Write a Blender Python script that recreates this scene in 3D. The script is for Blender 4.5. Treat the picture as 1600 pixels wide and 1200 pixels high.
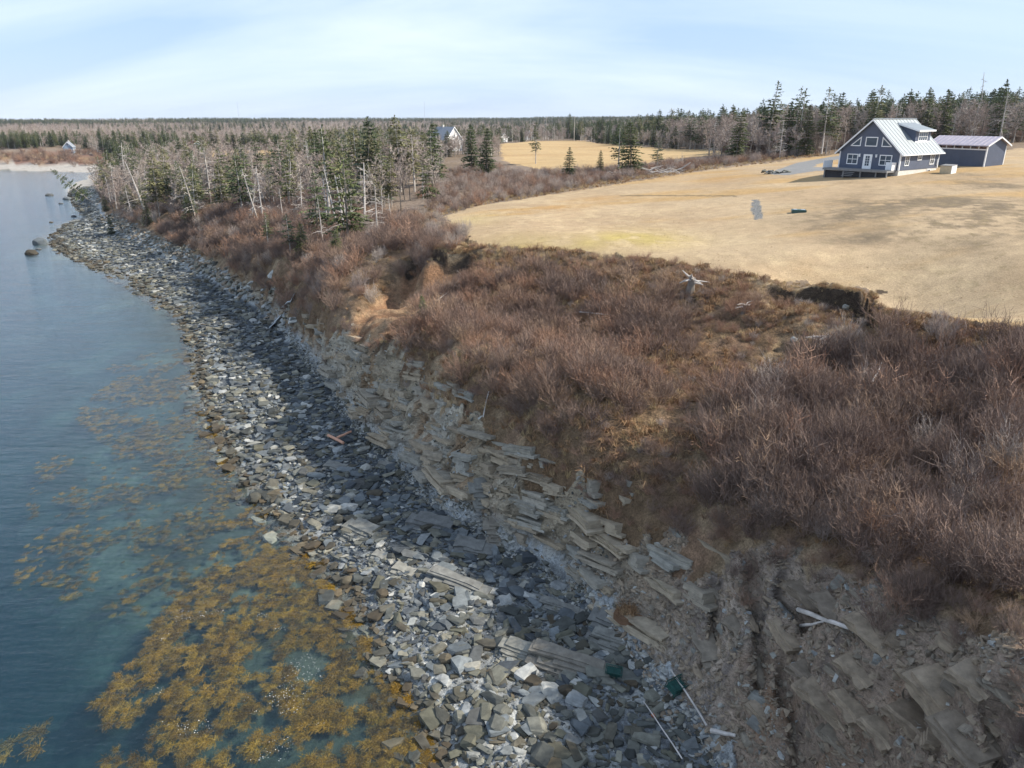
import bpy, bmesh, math, random
import numpy as np
from mathutils import Vector, Matrix

for _o in list(bpy.data.objects):
    bpy.data.objects.remove(_o)
SC = bpy.context.scene
COL = SC.collection
R = math.radians

# ------------------------------------------------------------------ camera, sky, sun, exposure
CAM_H, PITCH, FPX = 24.0, R(20.0), 1142.0
cam_d = bpy.data.cameras.new('camera')
cam_d.sensor_width = 36.0
cam_d.lens = FPX / 1600.0 * 36.0
cam_d.clip_start, cam_d.clip_end = 0.5, 12000
cam = bpy.data.objects.new('camera', cam_d)
cam.location = (0, 0, CAM_H)
cam.rotation_euler = (R(90) - PITCH, 0, 0)
COL.objects.link(cam)
SC.camera = cam

SUN_EL, SUN_AZ = R(39), R(93)                       # azimuth clockwise from +Y (straight ahead)
sun_vec = Vector((math.sin(SUN_AZ) * math.cos(SUN_EL), math.cos(SUN_AZ) * math.cos(SUN_EL), math.sin(SUN_EL)))
sd = bpy.data.lights.new('sun', 'SUN')
sd.energy, sd.angle, sd.color = 4.4, R(0.6), (1.0, 0.93, 0.82)
sun = bpy.data.objects.new('sun', sd)
sun.rotation_euler = sun_vec.to_track_quat('Z', 'Y').to_euler()
sun.location = (60, 20, 90)
COL.objects.link(sun)

W = bpy.data.worlds.new('World')
SC.world = W
W.use_nodes = True
wt = W.node_tree
wt.nodes.clear()
def wn(t, **kw):
    n = wt.nodes.new(t)
    for k, v in kw.items():
        if k in n.inputs.keys():
            n.inputs[k].default_value = v
        else:
            setattr(n, k, v)
    return n
sky = wn('ShaderNodeTexSky', sky_type='NISHITA', sun_disc=False, sun_elevation=SUN_EL, sun_rotation=SUN_AZ, altitude=10.0,
         air_density=1.0, dust_density=0.2, ozone_density=1.5)
tc = wn('ShaderNodeTexCoord')
# thin cirrus: direction flattened on a high sheet (x/z, y/z), streaked noise
sep = wn('ShaderNodeSeparateXYZ'); wt.links.new(tc.outputs['Generated'], sep.inputs[0])
mz = wn('ShaderNodeMath', operation='ADD'); wt.links.new(sep.outputs['Z'], mz.inputs[0]); mz.inputs[1].default_value = 0.30
dx = wn('ShaderNodeMath', operation='DIVIDE'); wt.links.new(sep.outputs['X'], dx.inputs[0]); wt.links.new(mz.outputs[0], dx.inputs[1])
dy = wn('ShaderNodeMath', operation='DIVIDE'); wt.links.new(sep.outputs['Y'], dy.inputs[0]); wt.links.new(mz.outputs[0], dy.inputs[1])
cv = wn('ShaderNodeCombineXYZ'); wt.links.new(dx.outputs[0], cv.inputs[0]); wt.links.new(dy.outputs[0], cv.inputs[1])
mp = wn('ShaderNodeMapping'); wt.links.new(cv.outputs[0], mp.inputs[0])
mp.inputs['Rotation'].default_value = (0, 0, R(52)); mp.inputs['Scale'].default_value = (0.42, 1.15, 1)
cn = wn('ShaderNodeTexNoise', noise_dimensions='3D', Scale=1.0, Detail=7.0, Roughness=0.55, Distortion=0.5)
wt.links.new(mp.outputs[0], cn.inputs['Vector'])
cr = wn('ShaderNodeMapRange', clamp=True); wt.links.new(cn.outputs[0], cr.inputs['Value'])
cr.inputs['From Min'].default_value, cr.inputs['From Max'].default_value = 0.40, 0.78
cr.inputs['To Min'].default_value, cr.inputs['To Max'].default_value = 0.05, 0.62
veil = wn('ShaderNodeMix', data_type='RGBA'); veil.inputs[0].default_value = 0.62      # thin high haze over the whole sky
wt.links.new(sky.outputs[0], veil.inputs[6]); veil.inputs[7].default_value = (5.3, 7.6, 11.5, 1)
mx = wn('ShaderNodeMix', data_type='RGBA')
wt.links.new(cr.outputs[0], mx.inputs[0]); wt.links.new(veil.outputs[2], mx.inputs[6])
mx.inputs[7].default_value = (11.4, 12.2, 13.2, 1)
bg = wn('ShaderNodeBackground', Strength=0.06)
wt.links.new(mx.outputs[2], bg.inputs[0])
wo = wn('ShaderNodeOutputWorld'); wt.links.new(bg.outputs[0], wo.inputs[0])

SC.view_settings.view_transform = 'Standard'
SC.view_settings.look = 'None'
SC.view_settings.gamma = 1.0
SC.view_settings.use_curve_mapping = False
SC.view_settings.exposure = 0.85
SC.render.engine = 'CYCLES'
SC.cycles.max_bounces = 6
SC.cycles.transparent_max_bounces = 12

# ------------------------------------------------------------------ helpers
rng = np.random.default_rng(11)
random.seed(11)

def tag(o, label=None, cat=None, group=None, kind=None):
    if label: o['label'] = label
    if cat: o['category'] = cat
    if group: o['group'] = group
    if kind: o['kind'] = kind
    return o

def link(name, data, parent=None, loc=None, rot=None):
    o = bpy.data.objects.new(name, data)
    COL.objects.link(o)
    if parent is not None: o.parent = parent
    if loc is not None: o.location = loc
    if rot is not None: o.rotation_euler = rot
    return o

def empty(name, loc, rz=0.0):
    o = bpy.data.objects.new(name, None)
    o.empty_display_size = 0.3
    COL.objects.link(o)
    o.location = loc
    o.rotation_euler = (0, 0, rz)
    return o

def mesh_from(name, V, Fc, mat=None, smooth=False):
    me = bpy.data.meshes.new(name)
    V = np.asarray(V, np.float32)
    if isinstance(Fc, np.ndarray):
        n, k = Fc.shape
        me.vertices.add(len(V)); me.vertices.foreach_set('co', V.ravel())
        me.loops.add(n * k); me.loops.foreach_set('vertex_index', Fc.astype(np.int32).ravel())
        me.polygons.add(n); me.polygons.foreach_set('loop_start', np.arange(0, n * k, k, dtype=np.int32))
        me.update(calc_edges=True); me.validate()
    else:
        me.from_pydata([tuple(map(float, v)) for v in V], [], Fc); me.update()
    if mat is not None: me.materials.append(mat)
    if smooth: me.polygons.foreach_set('use_smooth', np.ones(len(me.polygons), bool))
    return me

class MB:
    """collects boxes, bars and polygons and links them as one mesh object"""
    def __init__(s): s.v, s.f = [], []
    def poly(s, pts):
        b = len(s.v); s.v += [tuple(p) for p in pts]; s.f.append(tuple(range(b, b + len(pts)))); return s
    def prism(s, pts, ext):
        """extrude polygon pts along vector ext"""
        e = Vector(ext); a = [Vector(p) for p in pts]; c = [p + e for p in a]; b = len(s.v); n = len(a)
        s.v += [tuple(p) for p in a + c]
        nrm = (a[1] - a[0]).cross(a[2] - a[0])
        flip = nrm.dot(e) > 0
        bot, top = tuple(range(b, b + n)), tuple(range(b + n, b + 2 * n))
        s.f.append(bot[::-1] if flip else bot); s.f.append(top if flip else top[::-1])
        for i in range(n):
            j = (i + 1) % n
            q = (b + i, b + j, b + n + j, b + n + i)
            s.f.append(q if flip else q[::-1])
        return s
    def box(s, x0, x1, y0, y1, z0, z1):
        return s.prism([(x0, y0, z0), (x1, y0, z0), (x1, y1, z0), (x0, y1, z0)], (0, 0, z1 - z0))
    def tube(s, pts, rad, n=6):
        pts = [Vector(p) for p in pts]; rings = []
        for i, p in enumerate(pts):
            d = (pts[min(i + 1, len(pts) - 1)] - pts[max(i - 1, 0)]).normalized()
            u = d.cross(Vector((0.31, 0.2, 0.93)))
            if u.length < 1e-3: u = d.cross(Vector((1, 0, 0)))
            u.normalize(); w = d.cross(u); r = rad[i] if isinstance(rad, (list, tuple)) else rad
            b = len(s.v); rings.append(b)
            for k in range(n):
                a = 2 * math.pi * k / n
                s.v.append(tuple(p + u * (r * math.cos(a)) + w * (r * math.sin(a))))
        for a, b in zip(rings[:-1], rings[1:]):
            for k in range(n):
                s.f.append((a + k, a + (k + 1) % n, b + (k + 1) % n, b + k))
        s.f.append(tuple(range(rings[0] + n - 1, rings[0] - 1, -1))); s.f.append(tuple(range(rings[-1], rings[-1] + n)))
        return s
    def mesh(s, name, mat): return mesh_from(name, s.v, s.f, mat)
    def build(s, name, mat, parent=None, loc=None, rot=None):
        return link(name, s.mesh(name, mat), parent, loc, rot)

# ---- numpy noise
def _hash(ix, iy, seed):
    h = (ix.astype(np.int64) * 374761393 + iy.astype(np.int64) * 668265263 + seed * 2147483647) & 0xFFFFFFFF
    h = ((h ^ (h >> 13)) * 1274126177) & 0xFFFFFFFF
    return ((h ^ (h >> 16)) & 0xFFFFFF) / float(0xFFFFFF)
def vnoise(x, y, seed=0):
    x = np.asarray(x, float); y = np.asarray(y, float)
    ix = np.floor(x); iy = np.floor(y); fx = x - ix; fy = y - iy
    fx = fx * fx * (3 - 2 * fx); fy = fy * fy * (3 - 2 * fy)
    a = _hash(ix, iy, seed); b = _hash(ix + 1, iy, seed); c = _hash(ix, iy + 1, seed); d = _hash(ix + 1, iy + 1, seed)
    return (a * (1 - fx) + b * fx) * (1 - fy) + (c * (1 - fx) + d * fx) * fy
def fbm(x, y, seed=0, oct=4, lac=2.03, gain=0.5):
    s = 0.0; a = 1.0; t = 0.0
    for k in range(oct):
        s = s + a * (vnoise(x, y, seed + k * 17) - 0.5); t += a; a *= gain
        x = np.asarray(x) * lac + 3.1; y = np.asarray(y) * lac + 1.7
    return s / t * 2.0           # about -1..1
def sstep(a, b, x):
    t = np.clip((x - a) / (b - a), 0, 1); return t * t * (3 - 2 * t)

def ray(px, py):
    dx_ = px - 800.0; dy_ = 600.0 - py
    return dx_, FPX * math.cos(PITCH) + dy_ * math.sin(PITCH), dy_ * math.cos(PITCH) - FPX * math.sin(PITCH)
def at_z(px, py, z):
    """world x, y where the sight line of a photo pixel meets height z"""
    a, b, c = ray(px, py); s = (z - CAM_H) / c
    return a * s, b * s
def project(x, y, z):
    z = z - CAM_H
    f = y * math.cos(PITCH) - z * math.sin(PITCH); u = y * math.sin(PITCH) + z * math.cos(PITCH)
    f = np.maximum(f, 0.1)
    return 800 + FPX * x / f, 600 - FPX * u / f, f
# ------------------------------------------------------------------ materials
class NT:
    def __init__(s, name):
        s.m = bpy.data.materials.new(name); s.m.use_nodes = True; s.t = s.m.node_tree; s.t.nodes.clear()
        s.out = s.t.nodes.new('ShaderNodeOutputMaterial')
    def n(s, typ, inp=None, **kw):
        nd = s.t.nodes.new(typ)
        for k, v in kw.items(): setattr(nd, k, v)
        for k, v in (inp or {}).items(): s.set(nd, k, v)
        return nd
    def set(s, nd, k, v):
        sock = nd.inputs[k]
        if isinstance(v, bpy.types.NodeSocket): s.t.links.new(v, sock)
        elif isinstance(v, bpy.types.Node): s.t.links.new(v.outputs[0], sock)
        else: sock.default_value = v
    def noise(s, vec, scale, detail=4, rough=0.55, dist=0.0):
        return s.n('ShaderNodeTexNoise', {'Vector': vec, 'Scale': scale, 'Detail': detail, 'Roughness': rough, 'Distortion': dist}).outputs[0]
    def mapping(s, vec, scale=(1, 1, 1), rot=(0, 0, 0), loc=(0, 0, 0)):
        return s.n('ShaderNodeMapping', {'Vector': vec, 'Scale': scale, 'Rotation': rot, 'Location': loc}).outputs[0]
    def rng(s, v, a, b, c, d): 
        return s.n('ShaderNodeMapRange', {'Value': v, 'From Min': a, 'From Max': b, 'To Min': c, 'To Max': d}).outputs[0]
    def math(s, op, a, b=0.0):
        return s.n('ShaderNodeMath', {0: a, 1: b}, operation=op).outputs[0]
    def mix(s, f, a, b, blend='MIX'):
        nd = s.n('ShaderNodeMix', data_type='RGBA', blend_type=blend)
        s.set(nd, 0, f); s.set(nd, 6, a); s.set(nd, 7, b); return nd.outputs[2]
    def vmul(s, col, f):                        # colour times value
        nd = s.n('ShaderNodeVectorMath', operation='SCALE'); s.set(nd, 0, col[:3] if isinstance(col, tuple) else col); s.set(nd, 'Scale', f); return nd.outputs[0]
    def bump(s, h, strength=0.5, dist=0.05, normal=None):
        nd = s.n('ShaderNodeBump', {'Height': h, 'Strength': strength, 'Distance': dist})
        if normal is not None: s.set(nd, 'Normal', normal)
        return nd.outputs[0]
    def attr(s, name, out='Color'): return s.n('ShaderNodeAttribute', attribute_name=name).outputs[out]
    def obj(s): return s.n('ShaderNodeTexCoord').outputs['Object']
    def pos(s): return s.n('ShaderNodeNewGeometry').outputs['Position']
    def rand(s): return s.n('ShaderNodeObjectInfo').outputs['Random']
    def bsdf(s, col, rough=0.8, normal=None, spec=0.3, **kw):
        b = s.n('ShaderNodeBsdfPrincipled', {'Base Color': col, 'Roughness': rough, 'Specular IOR Level': spec})
        for k, v in kw.items(): s.set(b, k.replace('_', ' '), v)
        if normal is not None: s.set(b, 'Normal', normal)
        s.t.links.new(b.outputs[0], s.out.inputs[0]); return s.m

def c4(r, g, b): return (r, g, b, 1.0)

def plain(name, col, rough=0.6, spec=0.4, var=0.12, scale=3.0, metal=0.0, bump=0.0):
    t = NT(name); o = t.obj()
    f = t.rng(t.noise(o, scale, 5), 0.3, 0.7, 1 - var, 1 + var)
    nrm = t.bump(t.noise(o, scale * 12, 3), bump, 0.01) if bump else None
    return t.bsdf(t.vmul(c4(*col), f), rough, nrm, spec, Metallic=metal)

def ground_mat(name, vars_, bumps, rough=0.95, spec=0.15, strata=False):
    """base colour from the ground's own colour attribute, broken up by grain noise"""
    t = NT(name); p = t.pos(); col = t.attr('col')
    for sc, lo, hi, det in vars_:
        col = t.vmul(col, t.rng(t.noise(p, sc, det, 0.62), 0.28, 0.72, lo, hi))
    nrm = None
    if strata:
        q = t.mapping(p, (0.5, 0.5, 2.2), (R(24), R(-14), R(30)))
        n1 = t.noise(q, 1.1, 8, 0.7, 0.8)
        col = t.vmul(col, t.rng(n1, 0.3, 0.7, 0.72, 1.3))
        nrm = t.bump(n1, 0.9, 0.35)
        vor = t.n('ShaderNodeTexVoronoi', {'Vector': t.mapping(p, (0.6, 0.6, 2.0), (R(24), R(-14), R(30))), 'Scale': 1.6}, feature='DISTANCE_TO_EDGE').outputs[0]
        nrm = t.bump(t.rng(vor, 0.0, 0.09, 0, 1), 0.55, 0.16, nrm)
    for sc, st, di in bumps:
        nrm = t.bump(t.noise(p, sc, 5, 0.65), st, di, nrm)
    return t.bsdf(col, rough, nrm, spec)

M = {}
M['lawn'] = ground_mat('dry_lawn_grass', [(0.12, .92, 1.08, 3), (0.9, .86, 1.14, 5), (9.0, .72, 1.28, 6)], [(7.0, .5, .09), (28.0, .5, .03)])
M['meadow'] = ground_mat('hay_field', [(0.05, .92, 1.08, 3), (0.5, .88, 1.12, 5), (3.0, .8, 1.2, 6)], [(4.0, .4, .1)])
M['bank'] = ground_mat('bank_soil', [(0.35, .75, 1.25, 4), (2.2, .6, 1.4, 5), (11.0, .5, 1.5, 6)], [(2.5, .8, .3), (9.0, .9, .12), (30.0, .7, .04)])
M['cliff'] = ground_mat('shale_cliff', [(0.5, .8, 1.2, 4), (5.0, .75, 1.25, 6), (22.0, .75, 1.25, 4)], [(6.0, .6, .1), (30.0, .5, .02)], strata=True)
M['beach'] = ground_mat('shingle_beach', [(0.5, .8, 1.2, 4), (6.0, .55, 1.4, 5), (18.0, .6, 1.4, 5)], [(5.0, .8, .15), (16.0, .8, .05)])
M['forest'] = ground_mat('woodland_floor', [(0.1, .85, 1.15, 4), (1.0, .7, 1.3, 5), (5.0, .7, 1.3, 5)], [(1.2, .6, .4)])
M['gravel'] = ground_mat('grey_gravel', [(0.6, .88, 1.12, 4), (12.0, .7, 1.3, 5)], [(14.0, .6, .04)])
M['seabed'] = ground_mat('seabed_gravel', [(0.4, .75, 1.25, 5), (3.0, .65, 1.35, 6)], [(3.0, .6, .1)])

# water: clear, tinted by depth through its volume, reflecting the sky
t = NT('sea_water'); p = t.pos()
w1 = t.noise(t.mapping(p, (0.55, 2.0, 1), (0, 0, R(38))), 0.9, 4, 0.6, 0.3)
w2 = t.noise(t.mapping(p, (1.0, 2.4, 1), (0, 0, R(25))), 2.6, 4, 0.6, 0.4)
w3 = t.noise(t.mapping(p, (0.5, 1.2, 1), (0, 0, R(50))), 0.13, 3, 0.5)
w4 = t.noise(t.mapping(p, (0.4, 1.5, 1), (0, 0, R(33))), 0.4, 3, 0.55, 0.3)
nr = t.bump(w4, 0.5, 0.22); nr = t.bump(w1, 0.65, 0.11, nr); nr = t.bump(w2, 0.65, 0.045, nr); nr = t.bump(w3, 0.3, 0.3, nr)
geo = t.n('ShaderNodeNewGeometry')
dt = t.n('ShaderNodeVectorMath', {0: geo.outputs['Incoming'], 1: nr}, operation='DOT_PRODUCT').outputs['Value']
fr = t.math('ADD', t.math('MULTIPLY', t.math('POWER', t.math('SUBTRACT', 1.0, t.math('MINIMUM', t.math('ABSOLUTE', dt), 1.0)), 5.0), .95), .021)   # Schlick: the same from either side of the surface
tr = t.n('ShaderNodeBsdfTransparent', {'Color': c4(.96, .985, .98)})
gl = t.n('ShaderNodeBsdfGlossy', {'Color': c4(1, 1, 1), 'Roughness': 0.06, 'Normal': nr})
ms = t.n('ShaderNodeMixShader', {0: fr}); t.t.links.new(tr.outputs[0], ms.inputs[1]); t.t.links.new(gl.outputs[0], ms.inputs[2])
t.t.links.new(ms.outputs[0], t.out.inputs[0])
va = t.n('ShaderNodeVolumeAbsorption', {'Color': c4(.26, .55, .64), 'Density': 0.52})
vs = t.n('ShaderNodeVolumeScatter', {'Color': c4(.24, .64, 1.0), 'Density': .085, 'Anisotropy': .3}); ad = t.n('ShaderNodeAddShader')
t.t.links.new(va.outputs[0], ad.inputs[0]); t.t.links.new(vs.outputs[0], ad.inputs[1]); t.t.links.new(ad.outputs[0], t.out.inputs['Volume'])
M['water'] = t.m

def stone_mat(name, cols, lo=.7, hi=1.3, layered=True, rough=.85):
    t = NT(name); r = t.rand(); o = t.obj()
    ramp = t.n('ShaderNodeValToRGB', {0: r})
    e = ramp.color_ramp.elements
    while len(e) < len(cols): e.new(0.5)
    for i, c in enumerate(cols):
        e[i].position = i / max(1, len(cols) - 1); e[i].color = c4(*c)
    col = t.vmul(ramp.outputs[0], t.rng(t.noise(t.pos(), 2.5, 6, .65), .3, .7, lo, hi))
    q = t.mapping(o, (1.2, 1.2, 14)) if layered else o
    n1 = t.noise(q, 1.6, 5, .6)
    col = t.vmul(col, t.rng(n1, .3, .7, .8, 1.2))
    nrm = t.bump(n1, .5, .04); nrm = t.bump(t.noise(t.pos(), 14, 4), .4, .02, nrm)
    return t.bsdf(col, rough, nrm, .3)
M['stone'] = stone_mat('shale_stone', [(0.0345, 0.0369, 0.0341), (0.0691, 0.0733, 0.0661), (0.1093, 0.1113, 0.0957), (0.1726, 0.1683, 0.1368), (0.0978, 0.095, 0.0684), (0.0517, 0.0461, 0.0341), (0.2416, 0.228, 0.1778)])
M['stone_dark'] = stone_mat('dark_slate_stone', [(0.043, 0.0504, 0.0571), (0.0676, 0.077, 0.0845), (0.1043, 0.1178, 0.1234), (0.1594, 0.1742, 0.177), (0.0613, 0.0601, 0.0548)])
M['stone_pale'] = stone_mat('pale_shale_stone', [(0.1812, 0.1901, 0.1881), (0.2966, 0.301, 0.2859), (0.3788, 0.3722, 0.3386), (0.2307, 0.2218, 0.1881), (0.2471, 0.2614, 0.2559)])
M['stone_rust'] = stone_mat('weedy_brown_stone', [(0.042, 0.0367, 0.027), (0.072, 0.0551, 0.0346), (0.06, 0.0612, 0.0518), (0.12, 0.0918, 0.054)], layered=False)
M['slab'] = stone_mat('bedded_shale', [(0.162, 0.1613, 0.1451), (0.2106, 0.2025, 0.1721), (0.1377, 0.1387, 0.1316), (0.2187, 0.1875, 0.1418)])
M['slab_brown'] = stone_mat('weathered_shale', [(0.209, 0.1615, 0.1144), (0.2717, 0.2137, 0.1511), (0.1777, 0.1425, 0.1062), (0.2299, 0.1995, 0.1552)])

M['ledge'] = stone_mat('tan_bedded_shale', [(0.2928, 0.2369, 0.1651), (0.3471, 0.2896, 0.2101), (0.2386, 0.1949, 0.14), (0.2928, 0.2685, 0.22), (0.2495, 0.2422, 0.2101)], .75, 1.25)
def veg(name, cols, lo=.75, hi=1.25, scale=.8, rough=.8, trans=0.0):
    t = NT(name); r = t.rand()
    ramp = t.n('ShaderNodeValToRGB', {0: r}); e = ramp.color_ramp.elements
    while len(e) < len(cols): e.new(0.5)
    for i, c in enumerate(cols):
        e[i].position = i / max(1, len(cols) - 1); e[i].color = c4(*c)
    col = t.vmul(ramp.outputs[0], t.rng(t.noise(t.obj(), scale, 3), .3, .7, lo, hi))
    return t.bsdf(col, rough, None, .2)
M['twig'] = veg('bare_purple_brown_twigs', [(0.1613, 0.111, 0.0889), (0.2073, 0.1432, 0.1153), (0.2457, 0.1718, 0.1317), (0.1804, 0.1324, 0.1086)])
M['twig_red'] = veg('reddish_brown_twigs', [(0.2721, 0.1578, 0.1092), (0.3378, 0.2029, 0.1355), (0.2628, 0.1758, 0.1311), (0.3566, 0.2434, 0.1573)])
M['twig_grey'] = veg('grey_bare_branches', [(.33, .275, .24), (.42, .36, .31), (.34, .27, .23), (.28, .225, .20)])
M['dead'] = veg('bleached_dead_wood', [(.42, .38, .34), (.52, .48, .44), (.36, .32, .28)], scale=2.0)
M['bark'] = veg('grey_brown_bark', [(.13, .11, .09), (.20, .17, .14), (.26, .23, .20)], scale=3.0)
M['needle'] = veg('spruce_needles', [(0.0646, 0.0891, 0.0403), (0.0934, 0.1179, 0.0489), (0.1222, 0.1365, 0.0546), (0.0791, 0.1006, 0.0517)], .6, 1.4)
M['needle_olive'] = veg('lichened_spruce_needles', [(0.143, 0.143, 0.0638), (0.198, 0.187, 0.0935), (0.165, 0.165, 0.0726)], .6, 1.4)
M['grass'] = veg('dead_tan_grass', [(.40, .29, .15), (.48, .36, .20), (.34, .23, .12), (.42, .30, .17)])
M['grass_rust'] = veg('rusty_dead_fern', [(.24, .13, .065), (.30, .175, .09), (.34, .22, .12), (.21, .12, .07)])
M['weed'] = veg('golden_rockweed', [(0.1689, 0.0952, 0.0129), (0.2311, 0.1367, 0.0179), (0.1155, 0.0703, 0.0141), (0.1956, 0.1161, 0.0193), (0.2667, 0.1658, 0.0226), (0.0564, 0.0343, 0.0086), (0.1026, 0.063, 0.013)], .6, 1.4, 1.5, .45)
M['soil'] = plain('raw_soil', (.17, .10, .06), .95, .1, .3, 2.0, bump=.8)
# ------------------------------------------------------------------ terrain heights
CP = []                                   # surveyed points (x, y, z)
def line(pts, z=None, step=2.5, rel=0.03):
    """points along a contour: photo pixels plus height -> world, filled in between"""
    w = []
    for p in pts:
        zz = p[2] if len(p) > 2 else z
        x, y = at_z(p[0], p[1], zz); w.append((x, y, zz))
    for a, b in zip(w[:-1], w[1:]):
        d = math.hypot(b[0] - a[0], b[1] - a[1]); s = max(step, rel * math.hypot(a[0], a[1]) * 1.6)
        n = max(1, int(d / s))
        for i in range(n):
            f = i / n; CP.append(tuple(a[k] * (1 - f) + b[k] * f for k in range(3)))
    CP.append(w[-1])
# sea floor
line([(560, 1200), (500, 1080), (430, 980), (380, 880), (320, 780), (255, 690), (250, 600), (225, 530), (150, 455), (60, 420), (20, 392), (50, 360), (90, 318), (60, 290), (0, 276), (-200, 272)], -0.6)
line([(330, 1230), (250, 1050), (180, 920), (120, 800), (90, 680), (60, 560), (0, 470), (-60, 410), (-80, 330), (-200, 290)], -1.1)
line([(40, 1230), (0, 1060), (-80, 900), (-140, 760), (-200, 600), (-260, 440), (-300, 340)], -2.6)
CP += [(-60, 20, -5), (-95, 60, -6), (-160, 120, -7), (-260, 210, -7), (-380, 300, -6), (-600, 330, -6), (-900, 350, -7), (-60, -30, -6), (-8, 8, -1.2), (-2, 5, -1), (4, 4, -.2), (-30, 5, -3), (-200, 20, -8), (-900, 100, -8)]
# waterline, beach top, rock top
line([(715, 1260), (690, 1180), (645, 1100), (590, 1010), (545, 930), (475, 850), (412, 790), (370, 720), (332, 660), (312, 600), (308, 545), (280, 490), (200, 440), (130, 408), (88, 388), (78, 370), (100, 352), (138, 338), (112, 318), (104, 300), (118, 288), (152, 276), (165, 270), (120, 268.5), (60, 266.5), (0, 265), (-150, 263), (-400, 262)], 0.0)
line([(860, 1260), (800, 1190), (760, 1120), (720, 1040), (690, 980), (640, 910), (570, 840), (510, 780), (450, 715), (420, 665), (392, 600), (372, 540), (325, 475), (255, 425), (180, 393), (128, 372), (126, 350)], 0.75)
line([(1350, 1400), (1160, 1170), (1070, 1080), (1000, 1000), (930, 935), (880, 880), (760, 820), (690, 780), (620, 705), (560, 660), (520, 600), (478, 535), (430, 490), (330, 430), (250, 392), (200, 366), (160, 345), (150, 322), (142, 300), (158, 283)], 1.5)
line([(1540, 1400, 7.2), (1440, 1180, 7.2), (1330, 1010, 7.2), (1250, 885, 7.2), (1080, 800, 6.5), (985, 762, 6.55), (890, 730, 6.6), (815, 690, 6.9), (745, 632, 7.6), (670, 572, 7.6), (600, 545, 7.3), (545, 515, 6.6), (500, 490, 5.8), (445, 455, 5.0), (345, 395, 4.5), (265, 355, 4.3), (200, 328, 4.0), (172, 305, 4.0), (170, 285, 4.2)])
# bank between rock and lawn
line([(1620, 900, 9.3), (1440, 790, 9.3), (1250, 700, 9.0), (1100, 640, 8.8), (960, 580, 8.8), (850, 540, 8.8), (740, 500, 8.6), (650, 455, 8.4)])
line([(1620, 690, 11.0), (1450, 600, 11.0), (1320, 560, 10.9), (1200, 520, 10.9), (1050, 475, 11.2), (900, 440, 11.2), (800, 430, 11.0)])
line([(1420, 505, 12.1), (1385, 495, 11.7), (1360, 475, 11.9), (1300, 460, 12.0), (1240, 455, 12.1)])
# lawn edge
line([(1750, 560, 13.6), (1620, 515, 13.6), (1500, 500, 13.5), (1400, 489, 13.4), (1384, 478, 13.4), (1368, 458, 13.3), (1300, 444, 13.2), (1200, 436, 13.0), (1080, 417, 12.9), (980, 402, 12.8), (880, 394, 12.7), (800, 389, 12.6), (745, 385, 12.5), (690, 388, 12.4), (650, 398, 11.9)])
line([(690, 338, 12.3), (760, 318, 12.6), (900, 296, 13.2), (1100, 264, 14.6), (1200, 253, 15.6), (1290, 244, 16.5)], step=6)
for p in [(1600, 300, 16.7), (1600, 400, 15.0), (1450, 340, 15.7), (1300, 300, 15.7), (1200, 330, 14.7), (1050, 340, 13.6), (900, 350, 13.0), (1450, 275, 16.95), (1405, 275, 16.95), (1300, 268, 16.6), (1535, 259, 17.6), (1475, 257, 17.4), (1590, 255, 17.9), (1240, 262, 15.9), (1250, 400, 13.7), (1100, 380, 13.2),
          (920, 265, 13.0), (800, 285, 12.2), (900, 225, 12.5), (1010, 240, 13.4), (1100, 236, 14.0), (790, 224, 11.5), (1200, 236, 16.6), (1300, 226, 17.3), (1590, 222, 18.6), (1590, 238, 18.0), (1700, 230, 18.8),
          (690, 300, 12.1), (620, 335, 11.0), (560, 385, 9.4), (560, 470, 8.0), (500, 390, 8.6), (500, 420, 8.2), (420, 380, 7.6), (340, 345, 7.2), (280, 320, 7.0), (230, 300, 6.6), (190, 285, 6.0),
          (500, 330, 10.2), (400, 300, 9.2), (300, 285, 8.4), (220, 272, 7.2), (600, 262, 11.2), (460, 255, 10.2), (350, 240, 8.2), (420, 236, 8.8), (250, 255, 7.6)]:
    x, y = at_z(*p); CP.append((x, y, p[2]))
for p in [(200, 250, 6.0), (130, 238, 6.6), (60, 238, 6.8), (0, 239, 6.6), (-150, 238, 6.6), (160, 262, 1.3), (100, 260, 1.3), (0, 258.5, 1.3), (-150, 256, 1.3), (-400, 255, 1.3), (-400, 238, 6)]:
    x, y = at_z(*p); CP.append((x, y, p[2]))
CP += [(-300, 520, 6.5), (-100, 520, 8), (60, 480, 11), (-300, 1000, 9), (0, 1000, 10), (300, 900, 14), (-900, 1000, 8), (-800, 2000, 17), (0, 2000, 17), (700, 2000, 20), (1500, 1500, 22), (-1800, 2200, 17), (-1000, 600, 6), (-650, 460, 6),
       (200, 200, 20.5), (300, 320, 22), (500, 600, 22), (140, 100, 18.6), (120, 60, 17.5), (90, 30, 15.5), (60, 10, 13.8), (60, -20, 13.5), (30, 2, 12), (22, 6, 9), (15.5, 3, 1.4), (60, 70, 16.9), (250, 80, 20), (900, 700, 22), (1800, 900, 22),
       (0, 3000, 18), (-1500, 3000, 18), (1500, 3000, 22), (-2500, 2500, 17), (2500, 2500, 22)]
CPA = np.array(CP)
def _tps(P, lam=0.02):
    n = len(P); d = np.hypot(P[:, None, 0] - P[None, :, 0], P[:, None, 1] - P[None, :, 1])
    A = np.zeros((n + 3, n + 3)); A[:n, :n] = -np.sqrt(d * d + 0.9 ** 2) + 0.08 * np.eye(n)
    q = np.c_[np.ones(n), P[:, 0] / 100, P[:, 1] / 100]; A[:n, n:] = q; A[n:, :n] = q.T
    b = np.r_[P[:, 2], 0, 0, 0]
    return np.linalg.lstsq(A, b, rcond=1e-10)[0]
_, _u = np.unique(np.round(CPA[:, :2], 1), axis=0, return_index=True); CPA = CPA[np.sort(_u)]
_TW = _tps(CPA)
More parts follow.
